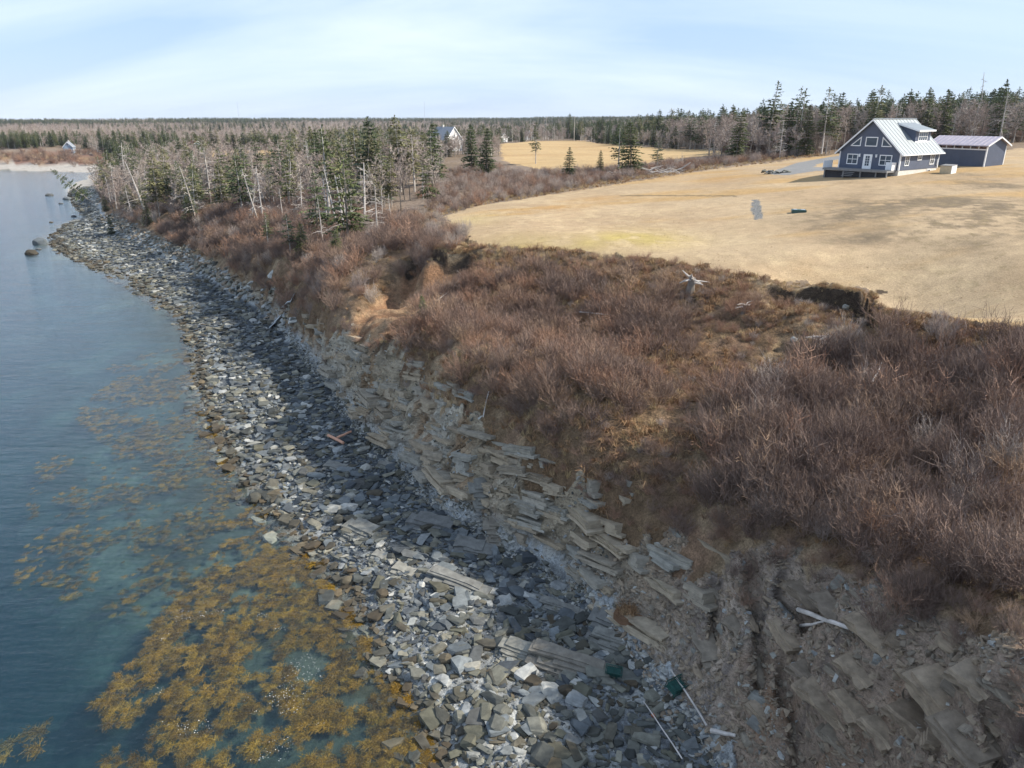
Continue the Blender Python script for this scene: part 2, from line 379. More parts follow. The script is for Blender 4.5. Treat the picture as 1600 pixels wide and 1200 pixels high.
def base_height(x, y):
    x = np.asarray(x, float).ravel(); y = np.asarray(y, float).ravel(); out = np.empty(len(x)); n = len(CPA)
    px_, py_ = CPA[:, 0].astype(np.float32), CPA[:, 1].astype(np.float32); w = _TW[:n].astype(np.float32)
    for i in range(0, len(x), 20000):
        xs = x[i:i + 20000].astype(np.float32)[:, None]; ys = y[i:i + 20000].astype(np.float32)[:, None]
        d = np.sqrt((xs - px_) ** 2 + (ys - py_) ** 2 + np.float32(0.9 ** 2))
        out[i:i + 20000] = -(d @ w) + _TW[n] + _TW[n + 1] * x[i:i + 20000] / 100 + _TW[n + 2] * y[i:i + 20000] / 100
    return out

# ring grid: fine by the cliff, coarse towards the horizon
rr = [10.0]
while rr[-1] < 3000:
    r_ = rr[-1]; rr.append(r_ + max(0.06, r_ * (0.0031 if r_ < 62 else 0.0056 if r_ < 270 else 0.025)))
RR = np.array(rr); TH = np.radians(np.arange(-47.0, 47.01, 0.15))
NR, NTH = len(RR), len(TH)
GX = RR[:, None] * np.sin(TH)[None, :]; GY = RR[:, None] * np.cos(TH)[None, :]
# base heights on a coarser set of rings/spokes, then linear in between
_ri = np.unique(np.r_[np.arange(0, NR, 2), NR - 1]); _ti = np.unique(np.r_[np.arange(0, NTH, 3), NTH - 1])
_hb = base_height(GX[np.ix_(_ri, _ti)], GY[np.ix_(_ri, _ti)]).reshape(len(_ri), len(_ti))
_tmp = np.empty((NR, len(_ti)))
for k in range(len(_ti)): _tmp[:, k] = np.interp(np.arange(NR), _ri, _hb[:, k])
HB = np.empty((NR, NTH))
for k in range(NR): HB[k] = np.interp(np.arange(NTH), _ti, _tmp[k])

CORE_LO = [(860, 1260), (800, 1190), (760, 1120), (720, 1040), (690, 980), (640, 910), (570, 840), (510, 780), (450, 715), (420, 665), (392, 600), (372, 540), (325, 475), (255, 425), (180, 393), (140, 374)]
CORE_HI = [(1350, 1400), (1160, 1170), (1070, 1080), (1000, 1000), (930, 935), (880, 880), (760, 820), (690, 780), (620, 705), (560, 660), (520, 600), (478, 535), (430, 490), (330, 430), (250, 392), (200, 366)]
_core = np.array([at_z(a, b, .75) for a, b in CORE_LO] + [at_z(a, b, 1.5) for a, b in CORE_HI[::-1]])
def _lookup(G, x, y):
    x = np.asarray(x, float); y = np.asarray(y, float)
    r = np.hypot(x, y); th = np.arctan2(x, y)
    i = np.clip(np.interp(r, RR, np.arange(NR)), 0, NR - 1.001); j = np.clip((th - TH[0]) / (TH[1] - TH[0]), 0, NTH - 1.001)
    i0 = i.astype(int); j0 = j.astype(int); a = i - i0; b = j - j0
    return (G[i0, j0] * (1 - a) + G[i0 + 1, j0] * a) * (1 - b) + (G[i0, j0 + 1] * (1 - a) + G[i0 + 1, j0 + 1] * a) * b
def ground_at(px, py, G=None):
    """where the sight line of a photo pixel first meets the ground"""
    G = HB if G is None else G
    px = np.atleast_1d(np.asarray(px, float)); py = np.atleast_1d(np.asarray(py, float))
    a, b, c = ray(px, py); h = np.hypot(a, b)
    fine = np.interp(np.linspace(0, NR - 1, 2600), np.arange(NR), RR)
    X = np.full(len(px), np.nan); Y = np.full(len(px), np.nan); Z = np.full(len(px), np.nan)
    for k in range(len(px)):
        x = a[k] / h[k] * fine; y = b[k] / h[k] * fine; z = CAM_H + c[k] / h[k] * fine
        g = _lookup(G, x, y); hit = np.nonzero(z <= g)[0]
        i = hit[0] if len(hit) else len(fine) - 1
        X[k], Y[k], Z[k] = x[i], y[i], g[i]
    return X, Y, Z
def poly_w(pts):
    x, y, _ = ground_at([p[0] for p in pts], [p[1] for p in pts]); return np.c_[x, y]
def inside(poly, x, y):
    x = np.asarray(x); y = np.asarray(y); c = np.zeros(x.shape, bool); n = len(poly)
    bb = (x > poly[:, 0].min()) & (x < poly[:, 0].max()) & (y > poly[:, 1].min()) & (y < poly[:, 1].max())
    if not bb.any(): return c
    xs, ys = x[bb], y[bb]; r = np.zeros(xs.shape, bool)
    for i in range(n):
        x0, y0 = poly[i]; x1, y1 = poly[(i + 1) % n]
        if y0 == y1: continue
        r ^= ((y0 > ys) != (y1 > ys)) & (xs < (x1 - x0) * (ys - y0) / (y1 - y0) + x0)
    c[bb] = r; return c

HB = np.where(inside(_core, GX, GY), np.maximum(HB, .78 + .1 * fbm(GX / 2, GY / 2, 2, 3)), HB)
LAWN = poly_w([(690, 339), (720, 362), (742, 380), (800, 388), (880, 393), (980, 401), (1080, 416), (1130, 426), (1200, 435), (1260, 442), (1300, 444), (1345, 449), (1368, 458), (1385, 479), (1402, 488), (1450, 492), (1500, 499), (1560, 507), (1620, 514)])
LAWN = np.vstack([LAWN, [(48, 40), (75, 20), (130, 60), (135, 110)], poly_w([(1600, 231), (1560, 236), (1480, 238), (1420, 232), (1330, 236), (1290, 244), (1240, 249), (1200, 255), (1100, 267), (1000, 283), (900, 298), (800, 314), (740, 323)])])
FIELD = poly_w([(785, 252), (779, 226), (830, 221), (900, 220), (960, 227), (1040, 232), (1120, 234), (1130, 240), (1060, 250), (1000, 258), (900, 268), (840, 266)])
FIELD2 = poly_w([(322, 239), (340, 235), (380, 233.5), (440, 235), (440, 240), (380, 245), (330, 246)])
DRIVE = poly_w([(1198, 272), (1215, 265), (1245, 254), (1290, 246), (1330, 241), (1330, 246), (1300, 250), (1276, 257), (1272, 261), (1303, 262), (1303, 266), (1275, 267), (1232, 273)])
PATCH = poly_w([(1176, 312), (1186, 311), (1190, 325), (1192, 341), (1180, 343), (1174, 330)])
ROCKP = poly_w([(1150, 1210), (1070, 1090), (1000, 1005), (930, 938), (880, 885), (760, 825), (690, 783), (620, 708), (560, 663), (520, 603), (478, 538), (430, 492), (330, 432), (250, 394), (200, 368), (160, 346), (172, 333), (205, 350), (265, 378), (345, 415), (430, 470), (495, 520), (545, 517), (590, 540), (650, 585), (700, 645), (760, 690), (800, 720), (850, 745), (895, 795), (960, 845), (1040, 850), (1090, 875), (1160, 880), (1230, 865), (1300, 895), (1440, 925), (1520, 960), (1620, 1050)])
ROCKP = np.vstack([ROCKP, [(15, 13), (14, 8), (12, 5)]])
SCARS = [poly_w([(556, 485), (600, 445), (640, 410), (670, 397), (744, 394), (744, 428), (705, 446), (668, 474), (636, 512), (600, 528), (555, 530)]),
         poly_w([(1160, 600), (1190, 545), (1230, 500), (1290, 462), (1340, 458), (1372, 470), (1396, 495), (1390, 522), (1330, 530), (1300, 545), (1245, 575), (1205, 630)])]

x, y = GX, GY
d_near = np.hypot(x, y)
jit = fbm(x / 1.1, y / 1.1, 5, 3) * 0.7 + fbm(x / 0.35, y / 0.35, 6, 2) * 0.2
jx, jy = x + jit * np.clip(d_near / 60, .5, 3), y + fbm(x / 1.1 + 9, y / 1.1, 7, 3) * np.clip(d_near / 60, .5, 3)
m_lawn = inside(LAWN, jx, jy)
m_rock = inside(ROCKP, x + jit * 1.2, y + fbm(x / 1.3 + 9, y / 1.3, 8, 3) * 1.2)
m_field = inside(FIELD, jx, jy) | inside(FIELD2, jx, jy)
m_drive = inside(DRIVE, x, y); m_patch = inside(PATCH, x + jit * .15, y)
near_shore = (x < 60) & (HB < 2.1 + .4 * jit) & (y < 460)
m_beach = near_shore & ~m_rock & (HB > -0.12)
m_sea = (HB <= -0.12)
COASTP = poly_w([(140, 300), (165, 268), (260, 288), (330, 318), (450, 345), (560, 345), (640, 345), (690, 345), (745, 382), (800, 388), (880, 393), (980, 401), (1080, 416), (1200, 435), (1300, 444), (1368, 458), (1385, 479), (1402, 488), (1500, 499), (1620, 514)])
COASTP = np.vstack([COASTP, [(48, 40), (75, 15), (40, -5), (8, 2), (4, 12)], poly_w([(1150, 1180), (900, 900), (700, 780), (520, 600), (330, 430), (180, 355)])])
m_bank = inside(COASTP, jx, jy) & ~m_lawn & ~m_rock & ~m_beach & ~m_sea
far_bank = (y > 250) & (x < -150) & (HB > 1.6) & (HB < 6.3) & (y < 470)
m_bank |= far_bank & ~m_beach
m_forest = ~(m_lawn | m_rock | m_field | m_beach | m_sea | m_bank | m_drive | m_patch)
rockw = np.clip(inside(ROCKP, x, y) * 1.0, 0, 1)
# smooth rock weight a little along both grid directions
for _ in range(3):
    rockw[1:-1] = (rockw[:-2] + rockw[1:-1] * 2 + rockw[2:]) / 4
    rockw[:, 1:-1] = (rockw[:, :-2] + rockw[:, 1:-1] * 2 + rockw[:, 2:]) / 4

# relief
HG = HB.copy()
bankw = m_bank * 1.0
HG += bankw * np.clip((HB - 1.0) / 3, 0, 1) * (fbm(x / 6, y / 6, 21, 4) * 0.75 + fbm(x / 1.6, y / 1.6, 22, 4) * 0.32)
HG += (m_beach | m_sea) * (fbm(x / 3.5, y / 3.5, 23, 4) * 0.2 + fbm(x / .9, y / .9, 24, 3) * 0.08) * np.where(y > 200, .4, 1)
HG += m_lawn * (fbm(x / 14, y / 14, 25, 3) * 0.12 + fbm(x / 2, y / 2, 26, 3) * 0.03)
HG += (m_forest | m_field) * np.where(m_forest, 1, .3) * fbm(x / 30, y / 30, 27, 4) * np.clip(d_near / 300, .25, 1.6) * 1.0
for S, dep in zip(SCARS, (1.25, .8)):
    w_ = inside(S, x + jit * .3, y + jit * .3) * 1.0
    for _ in range(9):
        w_[1:-1] = (w_[:-2] + w_[1:-1] * 2 + w_[2:]) / 4; w_[:, 1:-1] = (w_[:, :-2] + w_[:, 1:-1] * 2 + w_[:, 2:]) / 4
    HG -= dep * w_ * (.8 + .4 * fbm(x / 1.5, y / 1.5, 91, 3))
# scarps: undercut steps below the turf edge, dark peat with the undercut's shade painted into their faces
PEAT_SHADE = np.zeros(x.shape)
for px_l, drop, wid in (([(628, 412), (645, 402), (665, 396), (700, 392), (748, 392)], .9, 2.0), ([(1190, 440), (1285, 446), (1345, 452), (1368, 460), (1384, 481), (1402, 490)], 1.35, 2.0), ([(1470, 528), (1500, 534), (1545, 540), (1625, 542)], 1.3, 1.8)):
    L_ = poly_w(px_l); bestd = np.full(x.shape, 99.0); side = np.zeros(x.shape); tt = np.zeros(x.shape); nL = len(L_) - 1
    reg = (np.hypot(x - L_[:, 0].mean(), y - L_[:, 1].mean()) < 16); xs, ys = x[reg] + .25 * jit[reg], y[reg] + .25 * jit[reg]; bd = np.full(xs.shape, 99.0); sd_ = np.zeros(xs.shape); tq = np.zeros(xs.shape)
    for i in range(nL):
        a, b = L_[i], L_[i + 1]; ab = b - a; t_ = np.clip(((xs - a[0]) * ab[0] + (ys - a[1]) * ab[1]) / (ab @ ab), 0, 1); d_ = np.hypot(xs - a[0] - ab[0] * t_, ys - a[1] - ab[1] * t_)
        up = d_ < bd; bd = np.where(up, d_, bd); cr = ab[0] * (ys - a[1]) - ab[1] * (xs - a[0]); sd_ = np.where(up, cr, sd_); tq = np.where(up, (i + t_) / nL, tq)
    fall = np.where(sd_ < 0, sstep(0, .3, bd) * np.exp(-(bd / wid) ** 2), 0) * sstep(0, .12, tq) * sstep(1, .88, tq)
    fall = fall * ~m_lawn[reg]; HG[reg] -= drop * fall; PEAT_SHADE[reg] = np.maximum(PEAT_SHADE[reg], np.where((sd_ < .15) & (bd < .75), 1, 0) * sstep(0, .1, tq) * sstep(1, .9, tq))
# cliff: gullies, broken beds, stepped outwards along the dip
along = x * -0.55 + y * 0.83
gul = fbm(along / 2.6, y * 0.05, 31, 4)
HG += rockw * (np.abs(gul) * -1.0 + .25 + fbm(x / .9, y / .9, 33, 4) * 0.3) * np.clip((HB - 1.0) / 2.0, 0, 1)
q = HG * 0.86 + along * 0.34 + x * 0.16 + fbm(x / 3, y / 3, 35, 2) * 0.5
bed = np.floor(q / 0.55); step = _hash(bed, np.floor(along / 2.2 + bed * .37), 3)
bed2 = np.floor(q / 0.21); step2 = _hash(bed2, np.floor(along / 0.9 + bed2 * .61), 4)
PUSH = rockw * np.clip((HB - .9) / 1.5, 0, 1) * ((step - .5) * 0.75 + (step2 - .5) * 0.28) * np.where(x > 0, np.clip(1 - (x - 0) / 9, .15, 1), 1)
OUTX, OUTY = -0.80, -0.60
PX, PY = x + OUTX * PUSH, y + OUTY * PUSH

CRACK = np.zeros(x.shape)
for k, px_l in enumerate(([(1225, 985), (1240, 1060), (1258, 1130), (1272, 1200)], [(1448, 1030), (1475, 1090), (1505, 1140)], [(1170, 880), (1190, 940), (1196, 1010), (1190, 1080)], [(1112, 900), (1122, 960), (1112, 1040)], [(1560, 1060), (1570, 1130), (1580, 1200)], [(1215, 900), (1250, 930), (1275, 965)],
                          [(682, 640), (692, 690), (700, 745)], [(565, 585), (577, 650)], [(622, 580), (642, 665)], [(752, 740), (768, 800)], [(820, 740), (845, 800)], [(880, 800), (900, 860)], [(505, 535), (515, 585)])):
    L_ = poly_w(px_l); reg = (np.hypot(x - L_[:, 0].mean(), y - L_[:, 1].mean()) < 9) & m_rock; xs, ys = x[reg] + .22 * jit[reg], y[reg] + .15 * jit[reg]; bd = np.full(xs.shape, 99.0); tq = np.zeros(xs.shape); nL = len(L_) - 1
    for i in range(nL):
        a, b = L_[i], L_[i + 1]; ab = b - a; t_ = np.clip(((xs - a[0]) * ab[0] + (ys - a[1]) * ab[1]) / (ab @ ab), 0, 1); d_ = np.hypot(xs - a[0] - ab[0] * t_, ys - a[1] - ab[1] * t_)
        tq = np.where(d_ < bd, (i + t_) / nL, tq); bd = np.minimum(bd, d_)
    HG[reg] -= (1.4 if k < 6 else .8) * np.exp(-(bd / .3) ** 2) * sstep(0, .1, tq) * sstep(1, .9, tq)

# ---- base colours (albedo) per vertex
def cmix(a, b, t): return a * (1 - t[..., None]) + np.asarray(b) * t[..., None]
C = np.zeros(x.shape + (3,)) + np.array((.17, .125, .085))                      # woodland floor
C = cmix(C, (.20, .155, .12), sstep(-.2, .5, fbm(x / 20, y / 20, 41, 4)))
n1 = fbm(x / 5, y / 5, 42, 4); n2 = fbm(x / 1.3, y / 1.3, 43, 4); n3 = fbm(x / .45, y / .45, 44, 3)
lawn_c = cmix(np.zeros(C.shape) + np.array((.345, .25, .15)), (.39, .292, .18), sstep(-.3, .5, fbm(x / 9, y / 9, 45, 4)))
lawn_c = cmix(lawn_c, (.37, .235, .095), .75 * sstep(.05, .5, fbm(x / 16, y / 6, 46, 5)))
def blob(px, py, rx, ry, amp=1.0):
    X, Y, _ = ground_at(px, py); X, Y = X[0], Y[0]
    X1, Y1, _ = ground_at([px + rx, px], [py, py - ry])
    ax = max(abs(X1[0] - X), .5); ay = max(abs(Y1[1] - Y), .5)
    return amp * np.exp(-(((x - X) / ax) ** 2 + ((y - Y) / ay) ** 2))
dk = blob(1330, 335, 120, 12, .6) + blob(1580, 350, 90, 20, .6) + blob(1400, 316, 110, 13, .9) + blob(1540, 322, 90, 16, .9) + blob(1550, 290, 70, 10, .7) + blob(1480, 352, 130, 16, .7) + blob(1350, 375, 90, 10, .6) + blob(1520, 385, 90, 12, .45) + blob(1280, 355, 50, 6, .4) + blob(1500, 272, 60, 5, .5)
lawn_c = cmix(lawn_c, (.15, .115, .075), np.clip(dk * (0.9 + n1 * 1.3 + n2 * 1.4 + n3 * .9), 0, .92))
gr = blob(900, 378, 140, 14, .75) + blob(1010, 370, 60, 14, .5) + blob(740, 345, 40, 10, .4)
lawn_c = cmix(lawn_c, (.36, .285, .085), np.clip(gr * (.7 + n1 * .6), 0, .8))
rs = blob(880, 325, 60, 8, .7) + blob(940, 309, 50, 5, .5) + blob(1130, 280, 60, 4, .5)
lawn_c = cmix(lawn_c, (.33, .19, .075), np.clip(rs * (.7 + n1), 0, .8))
ditch = poly_w([(968, 305), (1080, 305.2), (1150, 305.5), (1152, 307.5), (1080, 307), (968, 307)])
lawn_c = cmix(lawn_c, (.13, .10, .06), inside(ditch, x, y + jit * .5) * .7)
speck = sstep(.18, .5, n3 * .7 + n2 * .5) * (.25 + .55 * sstep(15, 40, x) * sstep(120, 60, y))
lawn_c = cmix(lawn_c, (.24, .18, .10), speck)
pale = sstep(.0, .5, n2) * np.clip(1 - np.abs(HB - 13.3) / 1.2, 0, 1)
lawn_c = cmix(lawn_c, (.46, .35, .21), pale * .6)
C = np.where(m_lawn[..., None], lawn_c, C)
C = np.where(m_field[..., None], cmix(np.zeros(C.shape) + np.array((.40, .28, .14)), (.345, .23, .11), sstep(-.1, .5, fbm(x / 40, y / 12, 47, 4))), C)
bank_c = cmix(np.zeros(C.shape) + np.array((.165, .11, .065)), (.34, .255, .16), sstep(.0, .5, n1 * .5 + n2 * .6 + .12 * sstep(10, 12.5, HB)))
bank_c = cmix(bank_c, (.22, .14, .09), sstep(.15, .5, fbm(x / 2.4, y / 2.4, 48, 4)) * .8)
bank_c = cmix(bank_c, (.10, .075, .055), sstep(.25, .55, fbm(x / 3.3, y / 3.3, 49, 4)) * .7)
for k, S in enumerate(SCARS):
    s_ = inside(S, x + jit * .5, y + jit * .5) & m_bank
    cc = cmix(np.zeros(C.shape) + np.array(((.22, .125, .07), (.20, .14, .085))[k]), ((.31, .205, .12), (.30, .22, .13))[k], sstep(-.2, .4, n2))
    bank_c = np.where(s_[..., None], cc, bank_c)
C = np.where(m_bank[..., None], bank_c, C)
C = cmix(C, (.05, .036, .026), PEAT_SHADE * .92)
right = sstep(2.5, 9.5, x) * sstep(36, 27, y)
rk = cmix(np.zeros(C.shape) + np.array((.34, .285, .205)), (.42, .385, .315), sstep(-.1, .5, n1))
rk = cmix(rk, (.28, .18, .10), sstep(.1, .5, fbm(x / 1.6, y / 1.6, 51, 4)) * .8)
rk = cmix(rk, (.33, .36, .37), sstep(3.2, 1.4, HB) * .7)
rkr = cmix(np.zeros(C.shape) + np.array((.27, .205, .155)), (.36, .29, .23), sstep(-.2, .5, n1))
rkr = cmix(rkr, (.22, .13, .075), sstep(.15, .5, fbm(x / 1.9, y / 1.9, 52, 4)) * .7)
rkr = cmix(rkr, (.09, .08, .08), sstep(.2, .5, fbm(along / .8, y / 6, 53, 3)) * .6)
rk = rk * (1 - right[..., None]) + rkr * right[..., None]
C = np.where(m_rock[..., None], rk, C)
be = cmix(np.zeros(C.shape) + np.array((.16, .17, .175)), (.30, .305, .29), sstep(-.15, .45, n2))
band = sstep(.35, .6, HB + .25 * n1) * sstep(1.45, 1.1, HB + .25 * n1)
be = cmix(be, (.055, .065, .075), band * .85 * sstep(26, 40, y))
be = cmix(be, (.36, .38, .38), sstep(1.2, 1.5, HB + .2 * n2) * .7)
be = cmix(be, (.13, .115, .085), sstep(.25, .0, HB) * .7)
be = np.where((y > 260)[..., None], np.array((.36, .33, .29)), be)
C = np.where(m_beach[..., None], be, C)
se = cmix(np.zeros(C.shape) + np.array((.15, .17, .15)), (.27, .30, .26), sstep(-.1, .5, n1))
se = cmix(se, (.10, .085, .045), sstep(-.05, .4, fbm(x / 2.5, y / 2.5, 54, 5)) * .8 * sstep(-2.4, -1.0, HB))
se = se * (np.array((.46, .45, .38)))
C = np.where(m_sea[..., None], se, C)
C = np.where(m_drive[..., None], np.array((.20, .197, .19)), C)
C = np.where(m_patch[..., None], np.array((.17, .165, .155)), C)
C = np.where((far_bank & m_bank)[..., None], cmix(np.zeros(C.shape) + np.array((.17, .10, .075)), (.26, .18, .10), sstep(0, .4, fbm(x / 9, y / 9, 55, 3))), C)

# ---- one sheet, handed out face by face to the pieces of ground
cls = np.zeros(x.shape, int)
NAMES = ['forest_floor', 'lawn', 'hay_field', 'cliff', 'slope', 'beach', 'seabed', 'driveway', 'gravel_patch']
MATS = ['forest', 'lawn', 'meadow', 'cliff', 'bank', 'beach', 'seabed', 'gravel', 'gravel']
for k, m in ((1, m_lawn), (2, m_field), (4, m_bank), (3, m_rock), (5, m_beach), (6, m_sea), (7, m_drive), (8, m_patch)): cls[m] = k
ii, jj = np.meshgrid(np.arange(NR - 1), np.arange(NTH - 1), indexing='ij')
quad = np.stack([ii * NTH + jj, ii * NTH + jj + 1, (ii + 1) * NTH + jj + 1, (ii + 1) * NTH + jj], -1).reshape(-1, 4)[:, ::-1]
qc = cls[:-1, :-1].ravel()
deep = (HG[:-1, :-1].ravel() < -5.4)
Vall = np.stack([PX, PY, HG], -1).reshape(-1, 3)
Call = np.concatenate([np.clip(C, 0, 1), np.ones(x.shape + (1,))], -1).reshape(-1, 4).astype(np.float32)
GROUND = {}
for k, nm in enumerate(NAMES):
    f = quad[(qc == k) & ~deep]
    if not len(f): continue
    u, inv_ = np.unique(f, return_inverse=True)
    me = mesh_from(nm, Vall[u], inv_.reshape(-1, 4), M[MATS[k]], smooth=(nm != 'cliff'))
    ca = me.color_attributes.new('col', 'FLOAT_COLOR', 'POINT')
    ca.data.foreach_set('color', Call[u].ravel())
    GROUND[nm] = tag(link(nm, me), kind='structure')
def H(x, y): return _lookup(HG, x, y)
def Hs(x, y): return float(_lookup(HG, np.array([x]), np.array([y]))[0])
def spot(px, py):
    X, Y, _ = ground_at(px, py, HG); return float(X[0]), float(Y[0]), Hs(X[0], Y[0])

# sea: a closed body of water from its surface down to below the sea floor
wm = MB(); wm.box(-1500, 45, -20, 460, -11, 0.0)
tag(wm.build('sea', M['water']), kind='structure')
fm = MB(); fm.poly([(-1500, -20, -10.5), (45, -20, -10.5), (45, 460, -10.5), (-1500, 460, -10.5)])
def siding(name, col, pitch=.12):
    t = NT(name); o = t.obj()
    z = t.n('ShaderNodeSeparateXYZ', {0: o}).outputs['Z']
    saw = t.math('FRACT', t.math('DIVIDE', z, pitch))
    f = t.rng(t.noise(o, 1.3, 4), .3, .7, .92, 1.08)
    nrm = t.bump(saw, .8, .02)
    return t.bsdf(t.vmul(c4(*col), f), .55, nrm, .4)
M['navy'] = siding('navy_lap_siding', (.09, .11, .16))
M['pale_siding'] = siding('white_lap_siding', (.74, .74, .72))
M['blue_siding'] = siding('blue_grey_siding', (.25, .33, .42))
M['white'] = plain('white_trim_paint', (.80, .80, .79), .45, .4, .04)
M['metal_roof'] = plain('pale_metal_roof', (.25, .275, .285), .5, .4, .06, 1.0, .35)
M['pink_roof'] = plain('weathered_pinkish_metal_roof', (.45, .40, .43), .4, .5, .1, 1.0, .3)
M['grey_roof'] = plain('grey_shingle_roof', (.22, .24, .27), .85, .2, .12)
M['red_roof'] = plain('dull_red_roof', (.32, .12, .10), .8, .2, .12)
M['concrete'] = plain('pale_concrete', (.56, .54, .49), .9, .2, .1)
M['deck'] = plain('weathered_grey_deck', (.22, .215, .21), .8, .2, .12, 5)
M['deck_shade'] = plain('under_deck_shade', (.05, .05, .055), .9, .1)
M['tan'] = plain('tan_board', (.52, .43, .29), .7, .2)
M['plywood'] = plain('reddish_stacked_boards', (.42, .26, .19), .8, .2, .35, 6)
t = NT('window_glass'); M['glass'] = t.bsdf(c4(.035, .05, .07), .06, None, .6)
M['teal'] = plain('dark_green_plastic', (.035, .085, .075), .45, .4, .15)
M['pole'] = plain('weathered_pole', (.50, .46, .40), .85, .2, .1)
M['mast'] = plain('galvanised_mast', (.40, .42, .45), .5, .4)
M['net'] = plain('dark_green_netting', (.02, .07, .06), .7, .2, .3, 9)
M['orange'] = plain('rust_orange_plastic', (.34, .11, .045), .6, .3, .2)
M['timber'] = plain('salmon_timber', (.55, .30, .20), .7, .2, .15, 6)
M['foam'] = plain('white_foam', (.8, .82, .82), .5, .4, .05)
M['stream'] = plain('white_water', (.62, .66, .68), .25, .5, .35, 4, bump=.8)
# ------------------------------------------------------------------ masses: points carrying instances
def hidden_collection(name, meshes):
    c = bpy.data.collections.new(name)
    for i, me in enumerate(meshes):
        c.objects.link(bpy.data.objects.new('%s_%02d' % (name, i), me))
    return c
def scatter(name, P, rot, sc, idx, meshes, label=None, parent=None):
    """one object of kind stuff: instances of meshes on points"""
    P = np.asarray(P, np.float32)
    me = bpy.data.meshes.new(name); me.vertices.add(len(P)); me.vertices.foreach_set('co', P.ravel())
    a = me.attributes.new('rot', 'FLOAT_VECTOR', 'POINT'); a.data.foreach_set('vector', np.asarray(rot, np.float32).ravel())
    sc = np.asarray(sc, np.float32)
    if sc.ndim == 1: sc = np.repeat(sc[:, None], 3, 1)
    a = me.attributes.new('sc', 'FLOAT_VECTOR', 'POINT'); a.data.foreach_set('vector', sc.ravel())
    a = me.attributes.new('pick', 'INT', 'POINT'); a.data.foreach_set('value', np.asarray(idx, np.int32))
    o = link(name, me, parent); tag(o, label=label, kind='stuff')
    ng = bpy.data.node_groups.new(name + '_scatter', 'GeometryNodeTree')
    ng.interface.new_socket('Geometry', in_out='INPUT', socket_type='NodeSocketGeometry')
    ng.interface.new_socket('Geometry', in_out='OUTPUT', socket_type='NodeSocketGeometry')
    gi, go = ng.nodes.new('NodeGroupInput'), ng.nodes.new('NodeGroupOutput')
    ci = ng.nodes.new('GeometryNodeCollectionInfo'); ci.inputs[0].default_value = hidden_collection(name + '_kinds', meshes)
    ci.inputs[1].default_value = True; ci.inputs[2].default_value = True
    iop = ng.nodes.new('GeometryNodeInstanceOnPoints'); iop.inputs['Pick Instance'].default_value = True
    def na(n, dt):
        q = ng.nodes.new('GeometryNodeInputNamedAttribute'); q.data_type = dt; q.inputs[0].default_value = n
        return [s for s in q.outputs if s.enabled and s.name == 'Attribute'][0]
    L = ng.links.new
    L(gi.outputs[0], iop.inputs['Points']); L(ci.outputs[0], iop.inputs['Instance'])
    L(na('pick', 'INT'), iop.inputs['Instance Index']); L(na('sc', 'FLOAT_VECTOR'), iop.inputs['Scale'])
    er = ng.nodes.new('FunctionNodeEulerToRotation'); L(na('rot', 'FLOAT_VECTOR'), er.inputs[0]); L(er.outputs[0], iop.inputs['Rotation'])
    L(iop.outputs[0], go.inputs[0])
    md = o.modifiers.new('scatter', 'NODES'); md.node_group = ng
    return o

# ------------------------------------------------------------------ plants: thin strips and leaf-sized faces
class SB:
    def __init__(s): s.v, s.f = [], []
    def strip(s, pts, w0, w1):
        """tapered ribbon twisted to a random side"""
        p = [np.asarray(q, float) for q in pts]; n = len(p); b = len(s.v)
        side = np.random.default_rng(b * 7 + 3).normal(size=3)
        for i, q in enumerate(p):
            d = p[min(i + 1, n - 1)] - p[max(i - 1, 0)]; u = np.cross(d, side); u /= (np.linalg.norm(u) + 1e-9)
            w = (w0 * (1 - i / (n - 1)) + w1 * i / (n - 1)) / 2
            s.v += [q - u * w, q + u * w]
        for i in range(n - 1): s.f.append((b + 2 * i, b + 2 * i + 1, b + 2 * i + 3, b + 2 * i + 2))
    def tri(s, a, b_, c): b = len(s.v); s.v += [a, b_, c]; s.f.append((b, b + 1, b + 2))
    def tube(s, pts, r0, r1, n=5):
        p = [np.asarray(q, float) for q in pts]; m = len(p); b = len(s.v)
        for i, q in enumerate(p):
            d = p[min(i + 1, m - 1)] - p[max(i - 1, 0)]; d = d / (np.linalg.norm(d) + 1e-9)
            u = np.cross(d, (.3, .9, .2) if abs(d[2]) > .5 else (0, 0, 1.)); u /= np.linalg.norm(u); w = np.cross(d, u); r = r0 + (r1 - r0) * i / (m - 1)
            for k in range(n):
                a = 2 * math.pi * k / n; s.v.append(q + r * (math.cos(a) * u + math.sin(a) * w))
        for i in range(m - 1):
            for k in range(n): s.f.append((b + i * n + k, b + i * n + (k + 1) % n, b + (i + 1) * n + (k + 1) % n, b + (i + 1) * n + k))
    def mesh(s, name, mat): return mesh_from(name, np.array(s.v), s.f, mat)

